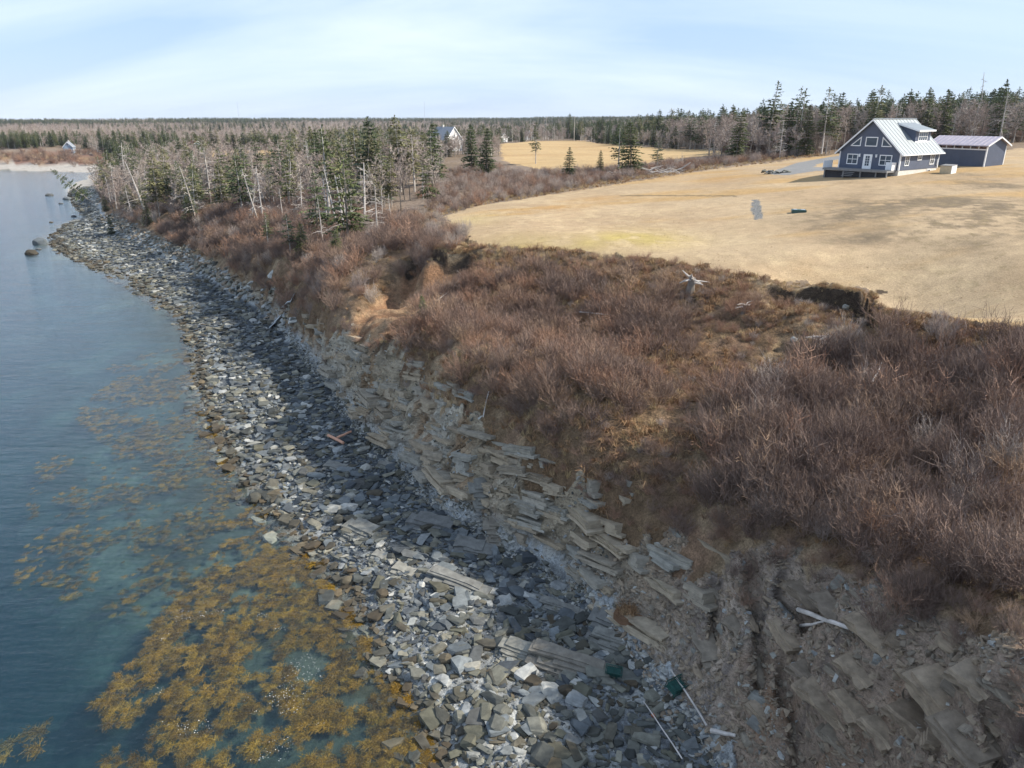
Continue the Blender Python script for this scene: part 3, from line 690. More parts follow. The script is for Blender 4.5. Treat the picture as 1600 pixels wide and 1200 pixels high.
def unit(v): v = np.asarray(v, float); return v / (np.linalg.norm(v) + 1e-9)
def shrub_mesh(name, seed, mat, stems=34, h=1.0, spread=.75, twigs=11, w=.016, lean=(0, 0, 0)):
    """unit-height bare shrub: many stems from one root, fine side twigs"""
    r = np.random.default_rng(seed); b = SB()
    for _ in range(stems):
        a = r.uniform(0, 2 * math.pi); q = r.uniform(.1, 1) ** .6 * spread
        base = np.array([math.cos(a) * .13 * r.uniform(), math.sin(a) * .13 * r.uniform(), -.06])
        hh = h * r.uniform(.6, 1.05) * (1 - .35 * (q / spread) ** 2)
        tip = np.array([math.cos(a) * q * .8, math.sin(a) * q * .8, hh]) + np.array(lean) * hh
        mid = base * .5 + tip * .5 + np.array([math.cos(a), math.sin(a), 0]) * .09 * r.normal() - np.array([math.cos(a), math.sin(a), 0]) * .12 * q + r.normal(size=3) * .03
        m2 = mid * .45 + tip * .55 + r.normal(size=3) * .03
        b.strip([base, mid, m2, tip], w, w * .4)
        for k in range(twigs):
            t = r.uniform(.3, 1.0)
            p0 = (base * (1 - t * 2) + mid * t * 2) if t < .5 else (mid * (2 - 2 * t) + tip * (2 * t - 1))
            dirv = unit(unit(tip - base) * .8 + r.normal(size=3) * .55 + np.array([0, 0, .35]))
            L = r.uniform(.1, .3) * h
            p1 = p0 + dirv * L * .55 + r.normal(size=3) * .012; p2 = p0 + dirv * L + np.array([0, 0, .03]) + r.normal(size=3) * .02
            b.strip([p0, p1, p2], w * .55, w * .28)
            if k % 2:
                d2 = unit(dirv + r.normal(size=3) * .6); b.strip([p1, p1 + d2 * L * .5], w * .42, w * .22)
    return b.mesh(name, mat)

def bare_tree(name, seed, mat, h=1.0, crown=.28, fork=.3, limbs=16, sub=5, w=.03, tw=.0045, twn=5):
    """unit-height leafless tree: (trunk mesh, crown mesh)"""
    r = np.random.default_rng(seed); T, B = SB(), SB()
    n = 7; pts = []; off = np.zeros(2); dr = r.normal(size=2) * .02
    for i in range(n):
        off = off + dr + r.normal(size=2) * .012; pts.append(np.array([off[0] * i / n, off[1] * i / n, i / (n - 1) * .92 - (.03 if i == 0 else 0)]))
    T.tube(pts, w * .5, w * .1, 5)
    for k in range(limbs):
        t = fork + (1 - fork) * (k + r.uniform()) / limbs; z = t * (n - 1) * .99; i = int(min(z, n - 2)); p0 = pts[i] * (1 - z + i) + pts[i + 1] * (z - i)
        a = r.uniform(0, 2 * math.pi); el = r.uniform(.5, 1.25); L = crown * (1.25 - t * .7) * r.uniform(.6, 1.15)
        d = np.array([math.cos(a) * math.cos(el), math.sin(a) * math.cos(el), math.sin(el)])
        p1 = p0 + d * L * .5 + r.normal(size=3) * .01; p2 = p0 + d * L + np.array([0, 0, L * .2]) + r.normal(size=3) * .02
        B.strip([p0, p1, p2], w * .32, w * .08)
        for j in range(sub):
            s = r.uniform(.2, 1); q0 = p0 * (1 - s) + p2 * s; dd = unit(d + r.normal(size=3) * .6 + np.array([0, 0, .3])); l2 = L * r.uniform(.25, .55); q1 = q0 + dd * l2
            B.strip([q0, q1], w * .14, tw)
            for m in range(twn):
                u = r.uniform(.2, 1); s0 = q0 * (1 - u) + q1 * u; s1 = s0 + unit(dd + r.normal(size=3) * .7) * l2 * r.uniform(.3, .7); B.strip([s0, s1], tw * 1.3, tw * .7)
    return T.mesh(name + '_trunk', M['bark'] if mat is not M['dead'] else M['dead']), B.mesh(name + '_crown', mat)

def snag(name, seed, limbs=30, top=.97, w=.035):
    """unit-height dead conifer: bleached trunk, stubs and drooping bare branches"""
    r = np.random.default_rng(seed); T, B = SB(), SB(); ln = r.normal(size=2) * .05
    pts = [np.array([ln[0] * t * t, ln[1] * t * t, t * top - (.03 if t == 0 else 0)]) for t in np.linspace(0, 1, 7)]
    T.tube(pts, w * .5, w * .12, 5)
    for k in range(limbs):
        t = r.uniform(.18, .97); p0 = np.array([ln[0] * t * t, ln[1] * t * t, t * top]); a = r.uniform(0, 2 * math.pi); L = (.22 * (1.05 - t) + .04) * r.uniform(.4, 1.2)
        d = np.array([math.cos(a), math.sin(a), r.uniform(-.25, .35)]); p1 = p0 + d * L * .6; p2 = p0 + d * L + np.array([0, 0, -.02 + r.normal() * .02])
        B.strip([p0, p1, p2], .009, .003)
        for j in range(3):
            s = r.uniform(.3, 1); q = p0 * (1 - s) + p2 * s; B.strip([q, q + unit(d + r.normal(size=3) * .6) * L * .4], .004, .002)
    return T.mesh(name + '_trunk', M['dead']), B.mesh(name + '_crown', M['dead'])

def spruce(name, seed, mat, base=.12, rad=.2, whorls=24, per=7, ragged=.15, w=.026, top=.02, full=1.0):
    """unit-height spruce: tapered trunk and whorls of needled boughs"""
    r = np.random.default_rng(seed); T, B = SB(), SB(); ln = r.normal(size=2) * (.02 if base < .25 else .05)
    ax = lambda t: np.array([ln[0] * t * t, ln[1] * t * t, t])
    T.tube([ax(t) - np.array([0, 0, .03 if t == 0 else 0]) for t in np.linspace(0, .99, 7)], w * .5, w * .06, 5)
    gap = r.uniform(0, 2 * math.pi)
    for k in range(whorls):
        t = base + (1 - base - top) * ((k + r.uniform(-.3, .3)) / whorls); t = min(max(t, base * .9), .985)
        R_ = rad * (1 - (t - base) / (1 - base)) ** .8 * (1 if t > base + .1 else .8) + .012
        for j in range(per):
            if r.uniform() < ragged: continue
            a = 2 * math.pi * (j + r.uniform(-.4, .4)) / per + k * 1.7
            if ragged > .3 and abs(((a - gap + math.pi) % (2 * math.pi)) - math.pi) < .7 and r.uniform() < .7: continue
            L = R_ * r.uniform(.6, 1.15); rise = .35 if t > .75 else (.1 if t > .4 else -.12); d = np.array([math.cos(a), math.sin(a), 0]); sd_ = np.array([-math.sin(a), math.cos(a), 0])
            p0 = ax(t); droop = lambda s: p0 + d * L * s + np.array([0, 0, L * (rise * s - .28 * s * s + .1 * s ** 3)])
            m = max(3, int(full * 3 + L / .045))
            for i in range(m):
                s = (i + r.uniform(.1, .9)) / m; s = .12 + .88 * s; c = droop(s) + r.normal(size=3) * .006; wd = L * (.34 * (1.15 - s)) + .008; ll = L * .26 + .01
                for sg in (-1, 1):
                    tip = c + sg * sd_ * wd * r.uniform(.7, 1.2) + d * ll * r.uniform(.5, 1.1) + np.array([0, 0, r.normal() * .008 - .35 * wd * r.uniform()])
                    B.tri(c - d * ll * .35, c + d * ll * .35 + np.array([0, 0, .004]), tip)
                if i % 2 == 0:
                    B.tri(c - d * ll * .3, c + d * ll * .3, c + np.array([0, 0, -.6 * wd - .006]) + r.normal(size=3) * .006)
    for i in range(10):
        a = r.uniform(0, 6.28); z = r.uniform(.9, 1.0); B.tri(ax(z), ax(z - .03), ax(z - .01) + np.array([math.cos(a) * .02, math.sin(a) * .02, .015]))
    if base > .25:                                              # dead lower branches
        for i in range(26):
            t = r.uniform(.12, base + .1); a = r.uniform(0, 6.28); L = rad * r.uniform(.3, .9); p0 = ax(t); T.strip([p0, p0 + np.array([math.cos(a) * L, math.sin(a) * L, r.normal() * .02])], .006, .002)
    return T.mesh(name + '_trunk', M['bark'] if base < .25 else M['dead']), B.mesh(name + '_crown', mat)

def tuft(name, seed, mat, n=26, h=1.0, spread=.5, w=.03):
    r = np.random.default_rng(seed); b = SB()
    for _ in range(n):
        a = r.uniform(0, 6.28); q = r.uniform(.15, 1); base = np.array([math.cos(a), math.sin(a), 0]) * .18 * r.uniform() - np.array([0, 0, .05])
        mid = base + np.array([math.cos(a) * spread * q * .45, math.sin(a) * spread * q * .45, h * r.uniform(.35, .7)]); tip = base + np.array([math.cos(a) * spread * q * 1.1, math.sin(a) * spread * q * 1.1, h * r.uniform(.3, .95) * (1.1 - .6 * q)])
        b.strip([base, mid, tip], w, w * .25)
    return b.mesh(name, mat)

SHRUB = [shrub_mesh('thicket_shrub_%d' % i, 100 + i, M['twig'], stems=42, twigs=12, w=.0115, lean=(-.12, -.08, 0)) for i in range(6)]
SHRUB_RED = [shrub_mesh('red_shrub_%d' % i, 120 + i, M['twig_red'], stems=42, twigs=10, w=.012, spread=.9, lean=(-.1, -.05, 0)) for i in range(4)]
SHRUB_GREY = [shrub_mesh('grey_shrub_%d' % i, 140 + i, M['twig_grey'], stems=32, twigs=13, w=.011, spread=.55) for i in range(4)]
SHRUB_BIG = [shrub_mesh('tall_shrub_%d' % i, 160 + i, M['twig'] if i else M['twig_red'], stems=13, twigs=18, w=.018, spread=.6, lean=(-.08, -.05, 0)) for i in range(3)]
BARE = [bare_tree('bare_tree_%d' % i, 200 + i, M['twig_grey'], crown=(.26, .2, .3, .24)[i % 4], fork=(.3, .4, .22, .35)[i % 4], w=.026, limbs=18, tw=.0055) for i in range(5)]
SNAG = [snag('snag_%d' % i, 220 + i, limbs=(34, 20, 48, 26)[i]) for i in range(4)]
SPR = [spruce('spruce_full_%d' % i, 240 + i, M['needle'], base=.06, rad=(.2, .17, .23)[i], whorls=(24, 28, 22)[i], ragged=.08, full=1.3) for i in range(3)]
SPR += [spruce('spruce_ragged_%d' % i, 250 + i, M['needle'], base=(.3, .4, .22, .34)[i], rad=(.21, .18, .23, .17)[i], whorls=(18, 15, 19, 17)[i], per=6, ragged=(.3, .38, .35, .42)[i]) for i in range(4)]
SPR += [spruce('spruce_olive_%d' % i, 260 + i, M['needle_olive'], base=(.28, .36)[i], rad=(.22, .19)[i], whorls=(22, 18)[i], per=6, ragged=(.28, .4)[i]) for i in range(2)]
GRASS = [tuft('grass_tuft_%d' % i, 300 + i, M['grass'], n=30) for i in range(4)]
FERN = [tuft('fern_tuft_%d' % i, 310 + i, M['grass_rust'], n=26, spread=.8, w=.05) for i in range(3)]

def joined(pair, name):
    """trunk and crown as one small mesh for the far wood"""
    a, b = pair; me = bpy.data.meshes.new(name); bm = bmesh.new()
    bm.from_mesh(a); k = len(bm.faces); bm.from_mesh(b); bm.faces.ensure_lookup_table()
    for f in bm.faces[k:]: f.material_index = 1
    bm.to_mesh(me); bm.free(); me.materials.append(a.materials[0]); me.materials.append(b.materials[0]); return me
BARE_J = [joined(p, 'far_bare_tree_%d' % i) for i, p in enumerate(BARE)]
SPR_J = [joined(p, 'far_spruce_%d' % i) for i, p in enumerate(SPR)]
SNAG_J = [joined(p, 'far_snag_%d' % i) for i, p in enumerate(SNAG)]

def place_tree(name, pair, x, y, h, label, cat, group=None, rz=0.0, parts=True, width=1.0, lean=(0, 0), sink=.1):
    e = empty(name, (x, y, Hs(x, y) - sink), rz); e.scale = (h * width, h * width, h); e.rotation_euler = (lean[0], lean[1], rz)
    link('trunk', pair[0], e); link('crown', pair[1], e)
    return tag(e, label, cat, group)

def fill(poly, n, seed, avoid=None, minr=0.0):
    """random points in a ground polygon"""
    r = np.random.default_rng(seed); lo, hi = poly.min(0), poly.max(0); out = []
    while sum(map(len, out)) < n:
        p = r.uniform(lo, hi, (n * 3, 2)); k = inside(poly, p[:, 0], p[:, 1])
        if avoid is not None: k &= ~avoid(p[:, 0], p[:, 1])
        out.append(p[k])
        if len(out) > 60: break
    return np.vstack(out)[:n]
# ------------------------------------------------------------------ shrubs on the slope, hedge and woodland edge
gp = []
def height_to(px, top, y):
    a, b, c = ray(px, top); return CAM_H + c * y / b
def pool_add(pool, poly_px, dens, hlo, hhi, kinds, seed, thin=0.0, noise=None):
    P = poly_w(poly_px) if not isinstance(poly_px, np.ndarray) else poly_px
    ar = abs(0.5 * np.sum(P[:, 0] * np.roll(P[:, 1], -1) - np.roll(P[:, 0], -1) * P[:, 1])); n = int(ar * dens)
    if n < 1: return
    q = fill(P, n, seed, lambda x, y: inside(LAWN, x, y) | inside(FIELD, x, y) | inside(DRIVE, x, y) | inside(SCARS[0], x, y) | (inside(SCARS[1], x, y) if pool is not gp else False))
    r = np.random.default_rng(seed + 5)
    if noise: q = q[fbm(q[:, 0] / noise, q[:, 1] / noise, seed, 3) + r.normal(size=len(q)) * .12 > thin]
    for x, y in q: pool.append((x, y, r.uniform(hlo, hhi), kinds[r.integers(len(kinds))], r.uniform(0, 6.283)))

SHR = SHRUB + SHRUB_RED + SHRUB_GREY + SHRUB_BIG            # picks 0-5 dark, 6-9 red, 10-13 grey
DK, RD, GY_ = [0, 1, 2, 3, 4, 5], [6, 7, 8, 9], [10, 11, 12, 13]
pool = []
pool_add(pool, [(1250, 545), (1320, 528), (1400, 515), (1470, 505), (1640, 545), (1640, 960), (1540, 940), (1450, 905), (1350, 870), (1250, 850), (1170, 850), (1080, 790), (1070, 720), (1150, 620)], 1.25, 1.3, 2.4, DK + DK + GY_[:1] + RD[:1], 1, -.5, 5)
pool_add(pool, [(620, 540), (650, 480), (690, 440), (800, 440), (930, 425), (1060, 450), (1090, 560), (1040, 640), (930, 690), (850, 700), (780, 640), (700, 590)], 1.0, 1.0, 2.1, DK + RD, 2, -.22, 5)
pool_add(pool, [(690, 420), (800, 398), (960, 410), (1100, 425), (1250, 450), (1330, 470), (1300, 520), (1200, 560), (1080, 640), (1000, 560), (900, 450)], .55, .5, 1.3, RD + RD + DK[:2], 3, -.1, 4)
pool_add(pool, [(235, 368), (330, 335), (450, 330), (560, 310), (640, 350), (690, 385), (640, 420), (600, 470), (530, 500), (470, 480), (400, 440), (320, 400)], .6, 1.1, 2.3, DK + DK + RD + GY_, 4, -.4, 8)
pool_add(pool, [(640, 335), (690, 341), (740, 380), (690, 392), (640, 400), (600, 390)], .6, .8, 1.7, RD + GY_[:2], 5, -.2, 5)
pool_add(pool, [(150, 300), (165, 275), (300, 262), (460, 290), (560, 310), (450, 335), (300, 335), (230, 355), (190, 345)], .3, 1.4, 2.8, DK + GY_ + GY_, 6, -.4, 10)
pool_add(pool, [(690, 337), (650, 310), (700, 270), (760, 255), (800, 275), (900, 272), (1000, 262), (1090, 255), (1180, 244), (1290, 240), (1200, 252), (1100, 265), (900, 296), (760, 320)], .42, .8, 1.9, DK[:3] + RD + GY_ + GY_, 7, -.35, 9)
pool_add(pool, [(1500, 488), (1560, 500), (1640, 515), (1640, 560), (1480, 530)], .6, .5, 1.1, RD + DK[:1], 8, -.1, 3)
pool_add(pool, [(860, 700), (1000, 650), (1080, 720), (1060, 800), (960, 790), (880, 740)], .35, .5, 1.2, RD + DK[:2], 9, 0, 3)
pool_add(pool, [(1230, 860), (1240, 910), (1350, 920), (1440, 960), (1500, 1040), (1640, 1110), (1640, 940), (1440, 880)], 1.1, .7, 1.6, DK, 19, -.15, 3)
pool_add(pool, [(1060, 790), (1070, 860), (1120, 930), (1190, 950), (1240, 910), (1160, 830)], 1.1, .7, 1.4, DK + RD, 20, -.05, 2)
pool_add(pool, [(0, 257), (0, 239), (150, 237), (200, 250), (160, 262)], .06, 2, 3.5, DK + RD, 10, -.4, 20)
pool_add(pool, [(1130, 240), (1290, 238), (1330, 228), (1480, 224), (1600, 222), (1600, 214), (1300, 218), (1130, 228)], .12, 2.5, 4.5, DK[:3] + RD[:2] + GY_, 11, -.5, 15)
pool_add(pool, [(430, 430), (480, 460), (540, 500), (640, 470), (620, 560), (560, 600), (520, 560), (480, 520)], .4, .5, 1.3, RD + DK[:2], 12, -.1, 4)
BG = [14, 15, 16]
pool_add(pool, [(1250, 545), (1320, 528), (1470, 505), (1640, 545), (1640, 960), (1450, 905), (1250, 850), (1080, 790), (1070, 720), (1150, 620)], .13, 1.9, 2.9, BG, 61)
pool_add(pool, [(620, 540), (690, 440), (930, 425), (1060, 450), (1090, 560), (930, 690), (780, 640)], .10, 1.5, 2.3, BG, 62)
pool_add(pool, [(235, 368), (330, 335), (560, 310), (690, 385), (600, 470), (530, 500), (470, 480), (320, 400)], .08, 1.8, 3.0, BG, 63)
pool_add(pool, [(1240, 880), (1350, 900), (1440, 940), (1520, 1030), (1640, 1100), (1640, 1170), (1560, 1120), (1440, 1050), (1300, 990)], 1.0, .8, 1.7, DK + DK + RD, 64, -.15, 2)
pool = np.array(pool); px_, py_, f_ = project(pool[:, 0], pool[:, 1], H(pool[:, 0], pool[:, 1]) + pool[:, 2] / 2)
size = pool[:, 2] / f_ * ((px_ > 10) & (px_ < 1590) & (py_ < 1190))
order = np.argsort(-size); near, rest = order[:300], order[300:]
def shrub_label(px, py, k, h):
    kind = 'purplish bare shrub' if k < 6 else 'reddish brown bare shrub' if k < 10 else 'grey twiggy shrub'
    kind = ('tall ' if h > 1.75 else 'low ' if h < 1.3 else 'middling ') + kind
    if px > 1060 and py > 500:
        row = 'at the top' if py < 610 else 'in the upper half' if py < 700 else 'in the lower half' if py < 800 else 'at the bottom'
        w = row + (' of the thicket beside the grassy slope' if px < 1240 else ' of the thicket below the white driftwood log' if px < 1420 else ' of the thicket under the far lawn rim')
    elif px > 560:
        w = ('near the lawn rim' if py < 470 else 'halfway down' if py < 580 else 'low down') + (' on the slope right of the soil scar' if px < 800 else ' on the slope below the grey stump')
    else: w = 'on the wooded bank above the shingle shore'
    return kind.replace('bare ', '') + ' ' + w if len((kind + ' ' + w).split()) > 16 else kind + ' ' + w
for i in near:
    x_, y_, h_, k, rz_ = pool[i]; k = int(k)
    o = link('bare_shrub', SHR[k], None, (x_, y_, Hs(x_, y_) - .04), (0, 0, rz_ % 1.3 - .6)); o.scale = (h_ * 1.05, h_ * 1.05, h_)
    lb = shrub_label(px_[i], py_[i], k, h_); tag(o, lb, 'shrub', lb.replace('shrub', 'shrubs', 1))
p = pool[rest]; r = np.random.default_rng(3)
scatter('thicket', np.c_[p[:, 0], p[:, 1], H(p[:, 0], p[:, 1]) - .04], np.c_[np.zeros(len(p)), np.zeros(len(p)), p[:, 4] % 1.6 - .8], np.c_[p[:, 2] * 1.1, p[:, 2] * 1.1, p[:, 2]], p[:, 3].astype(int), SHR, 'bare brown shrubs growing too thick to count')

# dead grass and fern litter over the slope
def tufts(poly_px, dens, lo, hi, picks, seed, nz=None, th=0.0):
    pool_add(gp, poly_px, dens, lo, hi, picks, seed, th, nz)
SLOPE_PX = [(560, 520), (600, 440), (660, 398), (745, 384), (880, 395), (1080, 418), (1200, 437), (1300, 450), (1365, 470), (1390, 492), (1500, 500), (1640, 520), (1640, 560), (1400, 530), (1250, 545), (1120, 640), (1080, 760), (960, 800), (850, 740), (740, 640), (620, 560)]
tufts(SLOPE_PX, 6.5, .3, .75, [0, 1, 2, 3, 4, 5, 6, 4, 5], 31, 3.0, -.25)
tufts([(745, 378), (880, 391), (1080, 413), (1200, 430), (1300, 440), (1368, 454), (1400, 484), (1500, 494), (1640, 512), (1640, 535), (1380, 505), (1340, 470), (1080, 440), (880, 415), (745, 400)], 6.0, .15, .38, [0, 1, 2, 3], 32)
tufts([(1250, 545), (1400, 515), (1640, 545), (1640, 960), (1250, 860), (1080, 790), (1100, 660)], 1.6, .2, .45, [0, 1, 4, 5, 6], 33)
tufts([(235, 372), (450, 320), (640, 350), (700, 385), (600, 480), (520, 560), (470, 500), (320, 405)], 1.2, .3, .6, [0, 1, 2, 4, 5], 34, 4, -.1)
tufts([(690, 341), (760, 321), (900, 299), (1100, 267), (1290, 246), (1290, 240), (1100, 258), (900, 285), (740, 305), (660, 320)], 1.3, .3, .7, [0, 1, 2, 3, 4], 35)
tufts(SLOPE_PX, 1.7, .3, .7, [7, 8, 9, 10, 7, 8, 11, 13], 51, 3.0, -.3)
tufts([(740, 600), (860, 670), (1080, 720), (1180, 860), (1050, 850), (930, 800), (820, 700)], 3, .3, .8, [7, 8, 9, 10, 13], 52, 2, -.25)
tufts([(1150, 800), (1250, 850), (1450, 900), (1640, 960), (1640, 1080), (1450, 960), (1250, 900), (1160, 900)], 2.5, .3, .7, [7, 8, 11, 13, 14], 53, 2, -.2)
tufts([(430, 430), (480, 460), (540, 500), (640, 540), (760, 640), (720, 660), (600, 560), (500, 530)], 2.5, .3, .7, [0, 2, 7, 8, 9, 11], 54, 2, -.1)
tufts([(740, 600), (860, 670), (1080, 720), (1180, 860), (1050, 850), (930, 800), (820, 700)], 4, .2, .5, [0, 1, 4, 5], 36, 2, 0)
tufts([(1150, 800), (1250, 850), (1450, 900), (1640, 960), (1640, 1080), (1450, 960), (1250, 900), (1160, 900)], 1.8, .15, .4, [0, 4, 5, 6], 37, 2, 0)
for px_l in ([(635, 406), (660, 397), (700, 392), (748, 391)], [(1285, 445), (1345, 451), (1368, 459), (1386, 480), (1402, 489)], [(1470, 527), (1500, 533), (1545, 539), (1625, 541)]):
    L_ = poly_w(px_l)
    for i in range(len(L_) - 1):
        for t_ in np.random.default_rng(i).uniform(size=70): q = L_[i] * (1 - t_) + L_[i + 1] * t_; gp.append((q[0] + (t_ * 97 % 1 - .5) * .5, q[1] + (t_ * 31 % 1) * .5 + .05, .18 + .25 * (t_ * 53 % 1), int(t_ * 401 % 7), t_ * 60 % 6.28))
gp = np.array(gp)
gx, gy = gp[:, 0], gp[:, 1]
# turf also reaches a little way into the lawn's rim
scatter('dead_grass', np.c_[gx, gy, H(gx, gy) - .02], np.c_[np.random.default_rng(1).normal(size=(len(gp), 2)) * .2, gp[:, 4]], np.c_[gp[:, 2] * 1.3, gp[:, 2] * 1.3, gp[:, 2]], gp[:, 3].astype(int), GRASS + FERN + SHRUB_RED + SHRUB_GREY[:2] + SHRUB[:2], 'matted tan grass and rusty fern on the slope')
lp = []
P = LAWN; q = fill(P, 16000, 77); q = q[(np.hypot(q[:, 0], q[:, 1]) < 95) & (_lookup(HB, q[:, 0], q[:, 1]) + fbm(q[:, 0] / 4, q[:, 1] / 4, 78, 3) * .8 < 13.7)]
scatter('lawn_grass', np.c_[q[:, 0], q[:, 1], H(q[:, 0], q[:, 1]) - .03], np.c_[np.zeros((len(q), 2)), q[:, 0] * 7.1 % 6.28], np.c_[np.full(len(q), .22), np.full(len(q), .22), .07 + .05 * (q[:, 1] * 13.7 % 1)], (q[:, 0] * 31 % 4).astype(int), GRASS, 'short dead grass tufts on the lawn')

# ------------------------------------------------------------------ landmark trees
def tree_at(px, base, top, pair, label, cat='tree', name='spruce_tree', rz=0.0, width=1.0, lean=(0, 0), group=None):
    x_, y_, z_ = spot(px, base); h_ = max(1.0, height_to(px, top, y_) - z_)
    return place_tree(name, pair, x_, y_, h_, label, cat, group, rz, width=width, lean=lean)
LM = [
 (837, 256, 189, 6, 'sparse spruce with shelf-like branches standing at the near edge of the hay field', 1.1),
 (889, 279, 228, 0, 'young bushy cone-shaped spruce alone in the hedge above the lawn', 1.5),
 (937, 273, 233, 1, 'small slender young spruce in the hedge beside the large pair', 1.3),
 (966, 271, 192, 6, 'thin dark spruce, left of the large pair at the hay field', 1.5),
 (985, 273, 186, 2, 'large olive green spruce of the pair in the hedge by the hay field', 1.3),
 (1026, 268, 212, 6, 'windswept half-dead spruce beside the pile of bleached branches', 1.5),
 (940, 222, 180, 0, 'dark full spruce beyond the hay field beside the tall pale pole', 1.2),
 (888, 217, 176, 2, 'dark spruce clump tree just left of the tall pale pole', 1.1),
 (1069, 229, 186, 3, 'dark lopsided spruce at the far right end of the hay field', 1.5),
 (1147, 234, 207, 2, 'small dark spruce in the brush where the hay field ends', 1.4),
 (1186, 236, 152, 4, 'thinner spruce leaning out left of the tallest spruce at the forest edge', 1.2),
 (1199, 238, 125, 3, 'tallest dark spruce at the left end of the forest behind the house', 1.15),
 (1238, 240, 133, 4, 'tall spruce with bare lower trunk in front of the forest left of the house', 1.1),
 (585, 318, 180, 2, 'largest dense spruce of the cliff-top wood with an olive crown', .95),
 (560, 300, 196, 7, 'broad olive spruce left of the largest spruce of the cliff-top wood', 1.1),
 (627, 300, 178, 7, 'lichened tall spruce right of the largest spruce of the cliff-top wood', .9),
 (516, 345, 193, 4, 'tall ragged spruce with bare forked trunk at the edge of the bank', .95),
 (545, 385, 240, 5, 'ragged spruce with a long white bare trunk rooted low on the bank', .9),
 (498, 372, 262, 5, 'ragged spruce with twin pale trunks lowest on the bank', .9),
 (648, 300, 196, 8, 'pale lichened spruce with thin crown behind the hedge', 1.0),
 (678, 288, 190, 0, 'dark spruce just left of the white farmhouse', 1.0),
 (668, 290, 206, 8, 'yellow-green lichened spruce left of the white farmhouse', 1.1),
 (737, 270, 192, 0, 'dark cone-shaped spruce right of the white farmhouse', 1.25),
 (760, 275, 198, 1, 'dark spruce at the left end of the hay field beside the red thicket', 1.45),
 (444, 318, 208, 6, 'ragged spruce in the middle of the cliff-top wood', 1.0),
 (380, 338, 238, 3, 'flat-topped dark spruce on bare stems above the shrub bank', 1.45),
 (350, 335, 250, 7, 'olive spruce left of the flat-topped dark spruce', 1.2),
 (312, 330, 264, 6, 'dark ragged spruce above the shore near the headland', 1.1),
 (250, 338, 232, 7, 'tall olive spruce nearest the headland', 1.1),
 (284, 258, 215, 0, 'dark broad spruce beside the small blue house', 1.5),
 (196, 326, 290, 2, 'small dark spruce among brown shrubs on the headland', 1.2),
 (166, 330, 304, 0, 'squat dark spruce at the tip of the headland', 1.5),
 (175, 366, 335, 0, 'little dark spruce rooted at the foot of the headland rocks', 1.2),
 (663, 505, 458, 2, 'little dark green spruce alone on the slope below the soil scar', 1.25),
 (625, 378, 354, 0, 'low dark evergreen bush on the bank above the soil scar', 2.0),
 (641, 381, 366, 0, 'tiny evergreen bush right of the low evergreen above the soil scar', 1.6),
 (525, 408, 356, 2, 'bushy green spruce at the foot of the pale forked trunks', 1.5),
 (474, 402, 345, 2, 'dark small spruce leaning on the bank beside a bare pole', 1.3),
 (556, 348, 322, 0, 'small bright green spruce under the ragged trees', 1.3),
 (1000, 225, 186, 7, 'olive spruce beyond the hay field at its middle', 1.1),
 (455, 402, 332, 4, 'thin ragged spruce rooted low on the bank left of the forked snags', 1.2),
 (420, 388, 330, 6, 'short ragged spruce in the brown shrubs above the waterfall', 1.3),
 (300, 348, 292, 2, 'small bushy spruce low on the bank above the shingle', 1.3),
 (232, 352, 312, 0, 'small cone-shaped spruce at the edge of the headland bank', 1.4),
 (1410, 214, 165, 2, 'dark spruce rising right behind the blue house roof', 1.2),
 (1455, 222, 158, 7, 'olive spruce behind the dormer end of the blue house', 1.3),
]
for k, (px, b, t, kd, lb, wd) in enumerate(LM): tree_at(px, b, t, SPR[kd], lb, rz=k * 1.3, width=wd * (1.35 if 430 < px < 680 and b - t > 60 else 1))
SN = [
 (590, 372, 285, 2, 'white dead spruce with fine drooping branches on the bank', 1.2),
 (612, 350, 300, 0, 'leaning bleached snag right of the white dead spruce', 1.1),
 (505, 385, 305, 1, 'bleached twin-stem snag low on the bank', .9),
 (182, 320, 250, 1, 'pale forked snag at the tip of the headland', 1.0),
 (207, 312, 252, 2, 'white dead spruce with many branches on the headland', 1.3),
 (222, 312, 262, 0, 'second white dead spruce on the headland, the shorter one', 1.3),
 (330, 318, 246, 2, 'large white dead spruce near the shore wood', 1.1),
 (480, 398, 345, 1, 'short bare pole leaning over the bank', .7),
 (486, 305, 216, 0, 'tall grey snag with upswept branches in the cliff-top wood', .9),
 (1050, 208, 168, 1, 'white birch trunk standing beyond the hay field', .6),
 (1065, 262, 236, 2, 'grey twiggy snag beside the brush pile at the hedge', 1.2),
 (1528, 215, 108, 1, 'tallest grey snag in the forest above the shed', .7),
]
for k, (px, b, t, kd, lb, wd) in enumerate(SN): tree_at(px, b, t, SNAG[kd], lb, 'dead tree', 'dead_tree', k * 2.1, wd, lean=((0, 0), (0, .25), (.1, .1))[k % 3] if k in (1, 7, 11) else (0, 0))
rs_ = random.Random(77)
for k in range(26):
    px = rs_.uniform(195, 640); b_ = 318 + (px - 195) * .10 + rs_.uniform(-18, 22); tl = rs_.uniform(38, 88) * (1 + (px - 195) / 900)
    if px > 560: b_ -= 20
    w_ = 'above the shingle point' if px < 300 else 'above the middle of the shore' if px < 430 else 'near the forked snags' if px < 540 else 'between the big spruces and the lawn'
    tree_at(px, b_, b_ - tl, SNAG[k % 4], ('tall ' if tl > 75 else 'short ' if tl < 55 else '') + 'bleached dead tree on the bluff edge ' + w_, 'dead tree', 'dead_tree', k * 2.1, rs_.uniform(.8, 1.4), (rs_.uniform(-.15, .15), rs_.uniform(-.2, .2)), 'bleached dead trees on the bluff edge ' + w_)
x_, y_, z_ = spot(146, 318)
place_tree('leaning_spruce', SPR[5], x_, y_, 13.0, 'half-fallen spruce leaning out from the headland over the water', 'tree', None, .4, width=.8, lean=(0, -.72))

